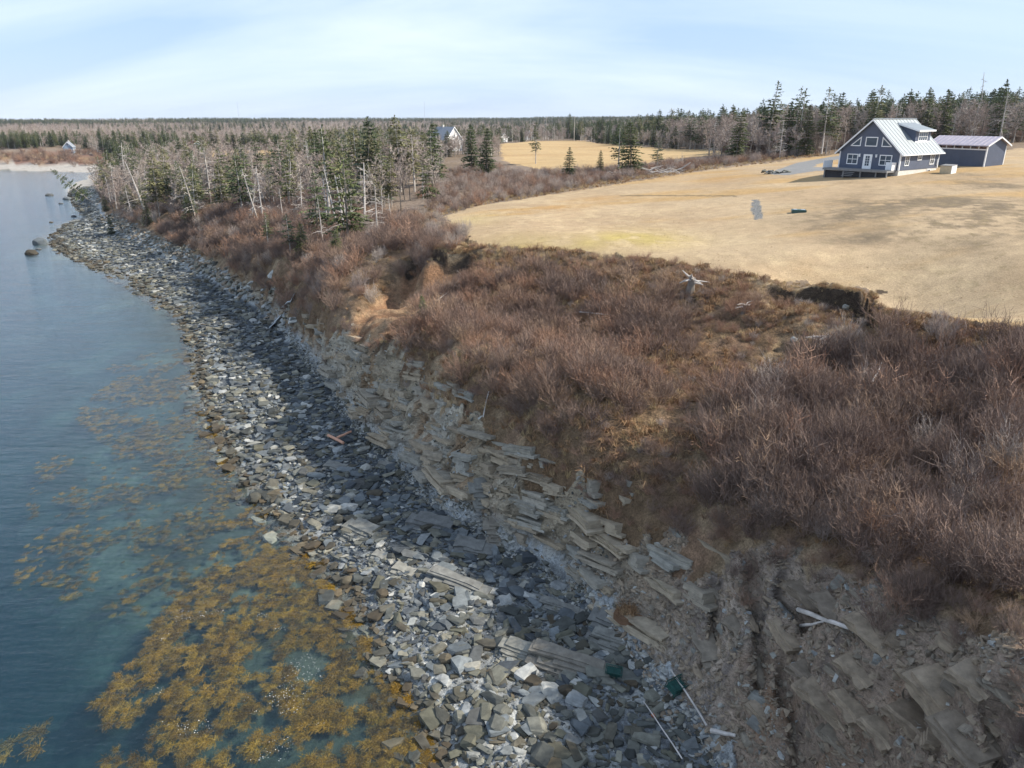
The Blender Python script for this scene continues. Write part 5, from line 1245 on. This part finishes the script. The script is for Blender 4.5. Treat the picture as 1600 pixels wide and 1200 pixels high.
# the blue house; x runs along the gable wall from the right corner, y runs back along the long wall
HX, HY, HZ = 50.14, 98.55, 16.95
hs = empty('house', (HX, HY, HZ), R(-52.9)); tag(hs, 'dark blue house with pale metal gable roof, dormer and white windows on the lawn', 'house')
WW, LL, EV, PK, FD = 8.4, 10.7, 2.85, 6.75, .62
MB().box(-WW + .05, -.05, .05, LL - .05, -1.2, FD - .02).build('foundation', M['concrete'], hs)
MB().prism([(-WW, 0, FD), (0, 0, FD), (0, 0, EV), (-WW / 2, 0, PK - .12), (-WW, 0, EV)], (0, LL, 0)).build('wall', M['navy'], hs)
sl = (PK - EV) / (WW / 2); ov = .45; th = .16
roof = MB()
for sg in (0, 1):
    xe = ov if sg == 0 else -WW - ov; ze = EV - ov * sl
    roof.prism([(-WW / 2, -ov, PK), (xe, -ov, ze), (xe, -ov, ze + th), (-WW / 2, -ov, PK + th)], (0, LL + 2 * ov, 0))
rf = roof.build('roof', M['metal_roof'], hs)
for sg in (0, 1):
    for k in range(13):
        y_ = -ov + .3 + k * (LL + 2 * ov - .6) / 12; xe = ov if sg == 0 else -WW - ov; ze = EV - ov * sl + th
        MB().prism([(-WW / 2, y_, PK + th), (xe, y_, ze), (xe, y_, ze + .045), (-WW / 2, y_, PK + th + .045)], (0, .05, 0)).build('roof_seam', M['metal_roof'], rf)
MB().prism([(-WW / 2 - .12, -ov - .03, PK + th + .05), (-WW / 2, -ov - .03, PK + th + .11), (-WW / 2 + .12, -ov - .03, PK + th + .05)], (0, LL + 2 * ov + .06, 0)).build('ridge_cap', M['metal_roof'], rf)
for sg in (0, 1):
    xe = ov if sg == 0 else -WW - ov; ze = EV - ov * sl
    MB().prism([(-WW / 2, -ov - .035, PK - .06), (xe, -ov - .035, ze - .06), (xe, -ov - .035, ze + th + .02), (-WW / 2, -ov - .035, PK + th + .02)], (0, .03, 0)).build('barge_board', M['white'], hs)
    MB().box(*( (xe, xe + .1) if sg == 0 else (xe - .1, xe)), -ov, LL + ov, ze + .02, ze + .15).build('gutter', M['white'], hs)
for (a, b, c, d) in ((-.14, .03, -.03, .14), (-WW - .03, -WW + .14, -.03, .14), (-.14, .03, LL - .14, LL + .03)):
    MB().box(a, b, c, d, FD, EV - .05).build('corner_board', M['white'], hs)
F_, S_ = (0, -1, 0), (1, 0, 0)
win_part(hs, (-7.25, 0, 1.15), (1, 0, 0), F_, 1.55, 1.35, bars=(1, 1)); win_part(hs, (-2.75, 0, 1.15), (1, 0, 0), F_, 1.65, 1.35, bars=(1, 1))
win_part(hs, (-5.0, 0, 3.5), (1, 0, 0), F_, 1.65, 1.2, bars=(0, 0))
win_part(hs, (-7.0, 0, 3.5), (1, 0, 0), F_, 1, 1, poly=[(0, 0), (1.4, 0), (1.4, 1.25), (.05, .12)]); win_part(hs, (-2.75, 0, 3.5), (1, 0, 0), F_, 1, 1, poly=[(0, 0), (1.4, 0), (1.35, .12), (0, 1.25)])
dr = MB().box(-4.95, -3.75, -.07, -.003, FD + .03, 2.5).build('door', M['white'], hs)
MB().box(-4.62, -4.08, -.09, -.071, 1.05, 2.3).build('pane', M['glass'], dr); MB().box(-4.37, -4.33, -.105, -.091, 1.05, 2.3).build('glazing_bar', M['white'], dr)
for zz in (1.35, 1.66, 1.98): MB().box(-4.62, -4.08, -.103, -.092, zz, zz + .035).build('glazing_bar', M['white'], dr)
MB().box(-3.9, -3.84, -.12, -.07, 1.5, 1.6).build('handle', M['mast'], dr)
for xx in (-5.5, -3.2): MB().box(xx - .09, xx + .09, -.16, -.002, 2.15, 2.45).prism([(xx - .12, -.2, 2.45), (xx + .12, -.2, 2.45), (xx + .12, 0, 2.5), (xx - .12, 0, 2.5)], (0, 0, .04)).build('wall_lamp', M['white'], hs)
for (y0, z0, w, h, bb) in ((1.2, 1.15, 1.15, 1.4, (1, 1)), (4.5, 1.75, 1.2, .85, (1, 1)), (8.1, 1.1, 1.25, 1.4, (1, 1))): win_part(hs, (0, y0, z0), (0, 1, 0), S_, w, h, bars=bb)
win_part(hs, (-.048, 7.9, .02), (0, 1, 0), S_, .95, .52, bars=(1, 0))
MB().box(.003, .18, 10.0, 10.35, 1.0, 1.75).build('meter_box', M['mast'], hs)
# shed dormer in the right-hand slope
dm = MB(); y0, y1, xf = 5.2, 9.3, -1.05; zr = lambda x_: EV + sl * (-x_)
zt = 5.45; xb = -3.5; zb = zr(xb)
dm.prism([(xf, y0, zr(xf) - .1), (xf, y0, zt), (xb, y0, zb)], (0, y1 - y0, 0)); dor = dm.build('dormer', M['navy'], hs)
MB().prism([(xf + .5, y0 - .3, zt - .06), (xf + .5, y0 - .3, zt + .08), (xb - .15, y0 - .3, zb + .36), (xb - .15, y0 - .3, zb + .1)], (0, y1 - y0 + .6, 0)).build('dormer_roof', M['metal_roof'], dor)
MB().box(xf + .5, xf + .54, y0 - .3, y1 + .3, zt - .1, zt + .1).build('fascia', M['white'], dor)
MB().prism([(xf + .45, y0 - .33, zt - .1), (xf + .45, y0 - .33, zt + .09), (xb, y0 - .33, zb + .3), (xb, y0 - .33, zb + .12)], (0, .028, 0)).build('fascia', M['white'], dor)
MB().box(xf + .002, xf + .03, y0, y1, zr(xf) + .12, zr(xf) + .3).build('white_apron', M['white'], dor)
win_part(dor, (xf, y0 + .75, zr(xf) + .3), (0, 1, 0), S_, 2.5, 1.2, bars=(3, 1))
# deck along the gable
dk = MB().box(-WW - .9, -.35, -2.3, -.01, FD - .22, FD).build('deck', M['deck'], hs)
for k in range(15): MB().box(-WW - .9, -.35, -2.29 + k * .152, -2.29 + k * .152 + .138, FD + .002, FD + .028).build('deck_board', M['deck'], dk)
for xx in (-WW - .7, -6.4, -4.0, -1.9, -.5): MB().box(xx, xx + .15, -2.2, -2.05, -1.6, FD - .22).build('deck_post', M['deck'], dk)
MB().box(-WW - .8, -.45, -1.9, -1.86, -1.6, FD - .26).build('shade_sheet', M['deck_shade'], dk)  # dark sheet painted as the shade under the deck
MB().box(-WW - .9, -WW - .84, -2.3, -.02, FD + .04, FD + .95).build('railing_panel', M['white'], dk); MB().box(-1.75, -.4, -.12, -.06, FD + .04, FD + 1.0).build('railing_panel', M['white'], dk); MB().box(-.42, -.36, -1.2, -.13, FD + .04, FD + 1.0).build('railing_panel', M['white'], dk)
for k in range(3): MB().box(-6.0, -4.6, -2.35 - .28 * (k + 1), -2.35 - .28 * k, FD - .2 - .2 * (k + 1), FD - .15 - .2 * (k + 1)).build('step', M['deck'], dk)
# side bulkhead behind the house
x_, y_, z_ = spot(1479, 271); bk = empty('bulkhead', (x_, y_, z_), R(-52.9)); tag(bk, 'small tan and white box standing at the back corner of the blue house', 'bulkhead')
MB().box(-.7, .7, -.5, .9, -.3, .95).build('box', M['tan'], bk); MB().box(.703, .76, -.5, .9, -.25, 1.0).build('end_panel', M['white'], bk); MB().prism([(-.75, -.55, .953), (.78, -.55, .953), (.78, .95, 1.06), (-.75, .95, 1.06)], (0, 0, .05)).build('lid', M['deck'], bk)

# the long open-eaved shed
SX, SY, SZ = 66.2, 106.8, 17.55; SW_, SD, SE, SP = 8.6, 4.2, 2.95, 3.9
sh = empty('shed', (SX, SY, SZ), R(-64)); tag(sh, 'navy blue shed with pinkish metal roof and an open slot under its eaves', 'shed')
w = MB(); w.box(-SW_, 0, 0, .12, -.9, 2.25); w.build('wall', M['navy'], sh, None)
w = MB(); w.prism([(0, .122, -.9), (0, SD, -.9), (0, SD, SE), (0, SD / 2, SP - .1), (0, .122, SE)], (-.12, 0, 0)); w.build('wall', M['navy'], sh)
w = MB(); w.prism([(-SW_ + .12, .122, -.9), (-SW_ + .12, SD, -.9), (-SW_ + .12, SD, SE), (-SW_ + .12, SD / 2, SP - .1), (-SW_ + .12, .122, SE)], (-.12, 0, 0)); w.build('wall', M['navy'], sh)
MB().box(-SW_ + .122, -.122, SD - .12, SD, -.9, SE).build('wall', M['navy'], sh)
MB().box(-SW_, 0, -.03, -.002, 2.2, 2.36).build('rail', M['white'], sh); MB().box(-SW_, 0, -.03, .12, SE - .18, SE).build('eave_beam', M['white'], sh)
for xx in np.linspace(-SW_, -.12, 8): MB().box(xx, xx + .12, -.02, .1, 2.362, SE - .182).build('post', M['white'], sh)
for k in range(9): MB().box(-SW_ + .5 + k * .88, -SW_ + 1.3 + k * .88, .5, .9, .0, 2.55 + .1 * (k % 3)).build('stored_board', M['plywood'], sh)
roof = MB(); s2 = (SP - SE) / (SD / 2)
for sg in (0, 1):
    ye = -.5 if sg == 0 else SD + .5; ze = SE - .5 * s2
    roof.prism([(-SW_ - .4, SD / 2, SP), (-SW_ - .4, ye, ze), (-SW_ - .4, ye, ze + .12), (-SW_ - .4, SD / 2, SP + .12)], (SW_ + .8, 0, 0))
rf = roof.build('roof', M['pink_roof'], sh)
for k in range(14):
    xx = -SW_ - .3 + k * (SW_ + .55) / 13
    MB().prism([(xx, SD / 2, SP + .122), (xx, -.5, SE - .5 * s2 + .122), (xx, -.5, SE - .5 * s2 + .165), (xx, SD / 2, SP + .165)], (.05, 0, 0)).build('roof_seam', M['pink_roof'], rf)
for sg in (0, 1):
    ye = -.5 if sg == 0 else SD + .5; ze = SE - .5 * s2
    MB().prism([(.402, SD / 2, SP - .06), (.402, ye, ze - .06), (.402, ye, ze + .13), (.402, SD / 2, SP + .13)], (.03, 0, 0)).build('barge_board', M['white'], sh)
for (a, b, c, d) in ((-.14, .03, -.035, .1), (-SW_ - .03, -SW_ + .1, -.035, .1), (-.1, .03, SD - .1, SD + .03)): MB().box(a, b, c, d, -.9, SE - .2).build('corner_board', M['white'], sh)

def gable_house(name, px, py, rz, Wd, L, ev, pk, wall, roofm, label, cat='house', wins=3, base=None):
    """far small house: gable wall faces -y, with windows, door and chimney"""
    x_, y_, z_ = spot(px, py); e = empty(name, (x_, y_, z_), rz); tag(e, label, cat)
    MB().prism([(-Wd / 2, 0, -1), (Wd / 2, 0, -1), (Wd / 2, 0, ev), (0, 0, pk - .1), (-Wd / 2, 0, ev)], (0, L, 0)).build('wall', wall, e)
    s_ = (pk - ev) / (Wd / 2); m = MB()
    for sg in (-1, 1): m.prism([(0, -.4, pk), (sg * (Wd / 2 + .4), -.4, ev - .4 * s_), (sg * (Wd / 2 + .4), -.4, ev - .4 * s_ + .2), (0, -.4, pk + .2)], (0, L + .8, 0))
    rf_ = m.build('roof', roofm, e); MB().box(-.3, .3, L * .6, L * .6 + .6, pk - .3, pk + .9).build('chimney', M['concrete'], rf_)
    for sg in (-1, 1): MB().prism([(0, -.43, pk - .1), (sg * (Wd / 2 + .4), -.43, ev - .4 * s_ - .1), (sg * (Wd / 2 + .4), -.43, ev - .4 * s_ + .22), (0, -.43, pk + .22)], (0, .03, 0)).build('barge_board', M['white'], e)
    for k in range(wins):
        xx = -Wd / 2 + Wd * (k + .5) / wins - .5; win_part(e, (xx, 0, 1.0), (1, 0, 0), (0, -1, 0), 1.0, 1.2)
    if pk > 5: win_part(e, (-.5, 0, ev + .5), (1, 0, 0), (0, -1, 0), 1.0, 1.2)
    for k in range(3): win_part(e, (-Wd / 2, L * (k + .75) / 3, 1.0), (0, -1, 0), (-1, 0, 0), 1.0, 1.2); win_part(e, (Wd / 2, L * (k + .3) / 3, 1.0), (0, 1, 0), (1, 0, 0), 1.0, 1.2)
    return e
gable_house('farmhouse', 710, 236, R(50), 8.5, 9, 4.2, 8.6, M['pale_siding'], M['grey_roof'], 'white farmhouse with grey roof half hidden by dark spruces')
gable_house('cottage', 788, 222, R(50), 6.5, 12, 2.6, 4.6, M['pale_siding'], M['grey_roof'], 'low pale house beyond the left end of the hay field', wins=2)
gable_house('outbuilding', 829, 218, R(10), 5, 6, 2.8, 5.2, M['pale_siding'], M['metal_roof'], 'small white shed beyond the hay field', 'shed', 1)
gable_house('cottage', 311, 240, R(40), 8, 9, 3.0, 6.0, M['blue_siding'], M['red_roof'], 'small blue house with red roof among trees at the far strip of field', wins=2)
gable_house('cottage', 108, 240, R(15), 4.6, 5, 3.4, 5.8, M['blue_siding'], M['grey_roof'], 'grey-blue house above the far bay shore', wins=2)
# ------------------------------------------------------------------ small things
def log(name, pts_px, rads, label, cat, mat='dead', lift=.1, stubs=0, seed=0):
    P = [spot(*p) for p in pts_px]; o0 = Vector(P[0]); m = MB(); c = [Vector(p) - o0 + Vector((0, 0, lift)) for p in P]
    fine = [c[0]]
    for a, b in zip(c[:-1], c[1:]): fine += [a.lerp(b, .5) + Vector((0, 0, .02)), b]
    rr_ = [rads[0] + (rads[1] - rads[0]) * i / (len(fine) - 1) for i in range(len(fine))]
    m.tube(fine, rr_, 7); rg = random.Random(seed)
    for k in range(stubs):
        i = rg.randrange(len(fine)); d = Vector((rg.uniform(-1, 1), rg.uniform(-1, 1), rg.uniform(.1, 1))).normalized() * rg.uniform(.3, .9); m.tube([fine[i], fine[i] + d * .6, fine[i] + d], [rads[1] * .6, rads[1] * .4, rads[1] * .15], 5)
    return tag(m.build(name, M[mat], None, tuple(o0)), label, cat)
log('driftwood_log', [(1258, 531), (1285, 529), (1312, 531)], (.10, .06), 'long white driftwood log lying across the slope above the thicket', 'log', stubs=3, seed=1)
log('driftwood_log', [(1280, 534), (1300, 527), (1318, 529)], (.08, .05), 'shorter white log leaning on the long driftwood log', 'log', stubs=2, seed=2)
log('driftwood_log', [(1190, 593), (1205, 588), (1218, 583)], (.08, .06), 'grey log half buried in dead grass on the open slope', 'log')
log('driftwood_log', [(1246, 962), (1285, 975), (1325, 990)], (.10, .07), 'pale log wedged across the right-hand rock face', 'log', lift=.2)
log('driftwood_log', [(1250, 985), (1268, 983), (1285, 979)], (.07, .03), 'short tapering pale log under the wedged log', 'log', lift=.2)
log('driftwood_pole', [(1047, 1057), (1075, 1100), (1103, 1145)], (.035, .045), 'long thin bleached pole leaning on the shingle at the cliff foot', 'pole', lift=.35)
log('driftwood_pole', [(1005, 1105), (1035, 1150), (1065, 1195)], (.02, .03), 'thin grey pole lying in the shingle at the bottom edge', 'pole', lift=.3)
log('driftwood_log', [(1110, 1150), (1130, 1155), (1148, 1158)], (.10, .06), 'stubby white driftwood log by the end of the long pole', 'log', lift=.25)
log('timber_beam', [(513, 687), (525, 693), (537, 699)], (.11, .11), 'salmon coloured timber, the nearer arm of a V at the cliff foot', 'timber', 'timber', .35)
log('timber_beam', [(527, 692), (538, 687), (549, 682)], (.10, .09), 'salmon coloured timber, the farther arm of a V at the cliff foot', 'timber', 'timber', .4)
log('bare_branch', [(684, 478), (705, 462), (722, 440)], (.05, .02), 'pale bare branch rising beside the little spruce on the slope', 'branch', lift=.5, stubs=3, seed=5)
log('bare_branch', [(905, 500), (935, 503), (975, 507)], (.05, .03), 'fallen grey trunk lying in the middle of the shrubs', 'branch', lift=.6, stubs=3, seed=6)
log('bare_branch', [(755, 660), (760, 635), (764, 620)], (.04, .03), 'short grey dead stem on the slope above the rock face', 'branch', lift=.3)
log('bare_branch', [(1355, 640), (1365, 622), (1370, 608)], (.05, .02), 'pale bare branch standing out of the dark thicket', 'branch', lift=1.5)
log('bare_branch', [(505, 420), (540, 396), (560, 384)], (.07, .04), 'fallen bleached trunk on the bank under the forked snags', 'branch', lift=.4, stubs=5, seed=9)
# stump with roots torn out of the turf
def stump(px, py, label, s=1.0, seed=3):
    rg = random.Random(seed); x_, y_, z_ = spot(px, py); e = empty('stump', (x_, y_, z_ - .05)); tag(e, label, 'stump')
    MB().tube([(0, 0, -.2), (.05, 0, .5 * s), (.1, -.05, 1.1 * s)], [.28 * s, .24 * s, .2 * s], 8).build('trunk', M['bark'], e)
    for k in range(11):
        a = rg.uniform(0, 6.28); q = rg.uniform(.5, .95) * s; p0 = Vector((.1, -.05, rg.uniform(.8, 1.1) * s)); d = Vector((math.cos(a), math.sin(a), rg.uniform(-.2, .8)))
        MB().tube([p0, p0 + d * q * .5, p0 + d * q + Vector((rg.uniform(-.2, .2), rg.uniform(-.2, .2), -.1))], [.09 * s, .06 * s, .02 * s], 5).build('root', M['dead'], e)
stump(1077, 462, 'grey upturned stump with snapped roots at the top of the slope', 1.25)
stump(1160, 490, 'small bleached stump among dead grass under the lawn edge', .6, 8)
# brush pile at the hedge
x_, y_, z_ = spot(1035, 272); bp = empty('brush_pile', (x_, y_, z_)); tag(bp, 'heap of bleached branches and a fallen trunk at the hedge by the lawn', 'brush pile'); rg = random.Random(4)
for k in range(34):
    a = rg.uniform(-.7, .7) + (math.pi if k % 2 else 0); p0 = Vector((rg.uniform(-3.2, 3.2), rg.uniform(-1.2, 1.2), rg.uniform(.1, .7))); d = Vector((math.cos(a), math.sin(a) * .6, rg.uniform(-.1, .45))) * rg.uniform(1.0, 2.6)
    MB().tube([p0, p0 + d * .5 + Vector((0, 0, .1)), p0 + d], [.09, .06, .02], 5).build('branch', M['dead'], bp)
MB().tube([(1.5, 0, .3), (3.4, -.3, 1.0), (5.0, -.5, 2.1)], [.2, .16, .1], 7).build('fallen_trunk', M['dead'], bp)
x_, y_, z_ = spot(960, 276); bp = empty('brush_pile', (x_, y_, z_)); tag(bp, 'smaller grey brush heap under the large spruce pair at the hedge', 'brush pile')
for k in range(18):
    a = rg.uniform(0, 6.28); p0 = Vector((rg.uniform(-1.5, 1.5), rg.uniform(-1, 1), rg.uniform(.1, .8))); d = Vector((math.cos(a), math.sin(a), rg.uniform(-.1, .6))) * rg.uniform(.7, 1.6)
    MB().tube([p0, p0 + d * .5, p0 + d], [.07, .05, .02], 5).build('branch', M['dead'], bp)
# rock heap by the drive
x_, y_, z_ = spot(1212, 271); rp = empty('rock_pile', (x_, y_, z_)); tag(rp, 'low heap of grey rocks at the end of the gravel driveway', 'rock pile')
for k in range(26):
    o = link('rock', ST[k % 8 if k % 3 else 16 + k % 8], rp, (rg.uniform(-2.2, 2.2), rg.uniform(-.9, .9), rg.uniform(0, .35)), (rg.uniform(-.4, .4), rg.uniform(-.4, .4), rg.uniform(0, 6))); s = rg.uniform(.5, 1.1); o.scale = (s, s, s)
# green cover on the lawn
x_, y_, z_ = spot(1248, 332); gc = empty('well_cover', (x_, y_, z_ - .04), -.25); gc.scale = (.82, .82, .72); tag(gc, 'low dark green plastic cover standing on the lawn', 'cover')
MB().prism([(-.85, -.5, -.1), (.85, -.5, -.1), (.85, .5, -.1), (-.85, .5, -.1)], (0, 0, .42)).build('box', M['teal'], gc)
MB().prism([(-.92, -.57, .322), (-.8, -.57, .44), (.8, -.57, .44), (.92, -.57, .322)], (0, 1.14, 0)).build('lid', M['teal'], gc)
for xx in (-.45, .45): MB().box(xx - .2, xx + .2, -.3, .3, .442, .49).build('hatch', M['mast'], gc)
# lobster traps on the shingle
def trap(px, py, rz, label, s=1.0):
    x_, y_, z_ = spot(px, py); e = empty('lobster_trap', (x_, y_, z_ + .12), rz); tag(e, label, 'lobster trap'); e.rotation_euler = (.25, .1, rz); L, Wd, Hh = .95 * s, .55 * s, .4 * s
    for yy in (-Wd / 2, Wd / 2):
        for zz in (0, Hh): MB().tube([(-L / 2, yy, zz), (L / 2, yy, zz)], .02, 5).build('rail', M['net'], e)
    for xx in (-L / 2, 0, L / 2):
        MB().tube([(xx, -Wd / 2, 0), (xx, -Wd / 2, Hh), (xx, Wd / 2, Hh), (xx, Wd / 2, 0)], .018, 5).build('hoop', M['net'], e)
    for k in range(1, 10): xx = -L / 2 + L * k / 10; MB().tube([(xx, -Wd / 2, 0), (xx, -Wd / 2, Hh), (xx, Wd / 2, Hh), (xx, Wd / 2, 0)], .008, 4).build('mesh_wire', M['net'], e)
    for k in range(1, 5): zz = Hh * k / 5; MB().tube([(-L / 2, -Wd / 2, zz), (L / 2, -Wd / 2, zz)], .008, 4).tube([(-L / 2, Wd / 2, zz), (L / 2, Wd / 2, zz)], .008, 4).build('mesh_wire', M['net'], e)
    MB().box(-L / 2 + .05, L / 2 - .05, -Wd / 2 + .04, Wd / 2 - .04, .03, Hh * .75).build('tangled_net', M['net'], e)
trap(1057, 1080, .6, 'dark green lobster trap beside the long bleached pole')
trap(958, 1056, -.2, 'smaller crushed dark green trap at the edge of the grey ledge', .75)
boulder(1023, 1120, (.35, .28, .2), 'orange', 'rust orange lump of flotsam on the shingle by the trap', 941, name='flotsam', cat='flotsam')
# stream falling over the bank
P = [spot(*p) for p in ((461, 462), (455, 474), (447, 484), (443, 495), (434, 505), (424, 513))]; m = MB(); o0 = Vector(P[0])
for k, (a, b) in enumerate(zip(P[:-1], P[1:])):
    a, b = Vector(a) - o0, Vector(b) - o0; d = (b - a); s = d.cross(Vector((0, 0, 1))).normalized(); w0, w1 = .3 + .08 * k, .38 + .08 * k; up = Vector((0, 0, .10))
    m.prism([a - s * w0 + up, a + s * w0 + up, b + s * w1 + up, b - s * w1 + up], (0, 0, .12))
tag(m.build('stream', M['stream'], None, tuple(o0)), 'small white stream falling down the bank onto the shingle', 'stream')
x_, y_, z_ = spot(985, 962); gcl = empty('grass_clump', (x_, y_, z_)); tag(gcl, 'round clump of rusty brown dead grass fallen to the foot of the cliff', 'grass clump'); rg = random.Random(12)
MB().prism([(.8 * math.cos(k * .785), .6 * math.sin(k * .785), -.2) for k in range(8)], (0, 0, .35)).build('turf', M['soil'], gcl)
for k in range(16):
    a = rg.uniform(0, 6.28); q = rg.uniform(0, .8); o = link('tuft', (FERN + GRASS[:1])[k % 4], gcl, (q * math.cos(a), q * math.sin(a) * .8, .12), (math.sin(a) * -.5 * q, math.cos(a) * .5 * q, a)); s = rg.uniform(.45, .7); o.scale = (s, s, s)
# poles and masts
def pole(px, base, top, rad, label, cross=True, name='utility_pole', cat='utility pole', mat='pole'):
    x_, y_, z_ = spot(px, base); h_ = height_to(px, top, y_) - z_; e = empty(name, (x_, y_, z_ - .3)); tag(e, label, cat)
    MB().tube([(0, 0, 0), (0, 0, h_ * .5), (0, 0, h_ + .3)], [rad, rad * .85, rad * .65], 8).build('shaft', M[mat], e)
    if cross: MB().box(-.9, .9, -.06, .06, h_ - .5, h_ - .36).build('crossarm', M['pole'], e)
pole(897, 220, 181, .17, 'tall pale utility pole standing in the brush beyond the hay field')
pole(853, 217, 183, .18, 'shorter utility pole left of the tall pale one beyond the hay field')
pole(829, 215, 186, .16, 'thin pale pole above the small white shed')
pole(664, 190, 158, .35, 'thin radio mast on the horizon above the farmhouse', False, 'radio_mast', 'mast', 'mast')
pole(374, 190, 160, .35, 'faint radio mast on the horizon above the far wood', False, 'radio_mast', 'mast', 'mast')
# ------------------------------------------------------------------ the air: thin haze over the distance
hz = MB().box(-3600, 3600, -120, 3600, -13, 60)
t = NT('thin_haze'); pv = t.n('ShaderNodeVolumePrincipled', {'Color': c4(.80, .88, 1.0), 'Density': .00007, 'Anisotropy': .2})
t.t.links.new(pv.outputs[0], t.out.inputs['Volume'])
tag(hz.build('haze', t.m), kind='stuff')
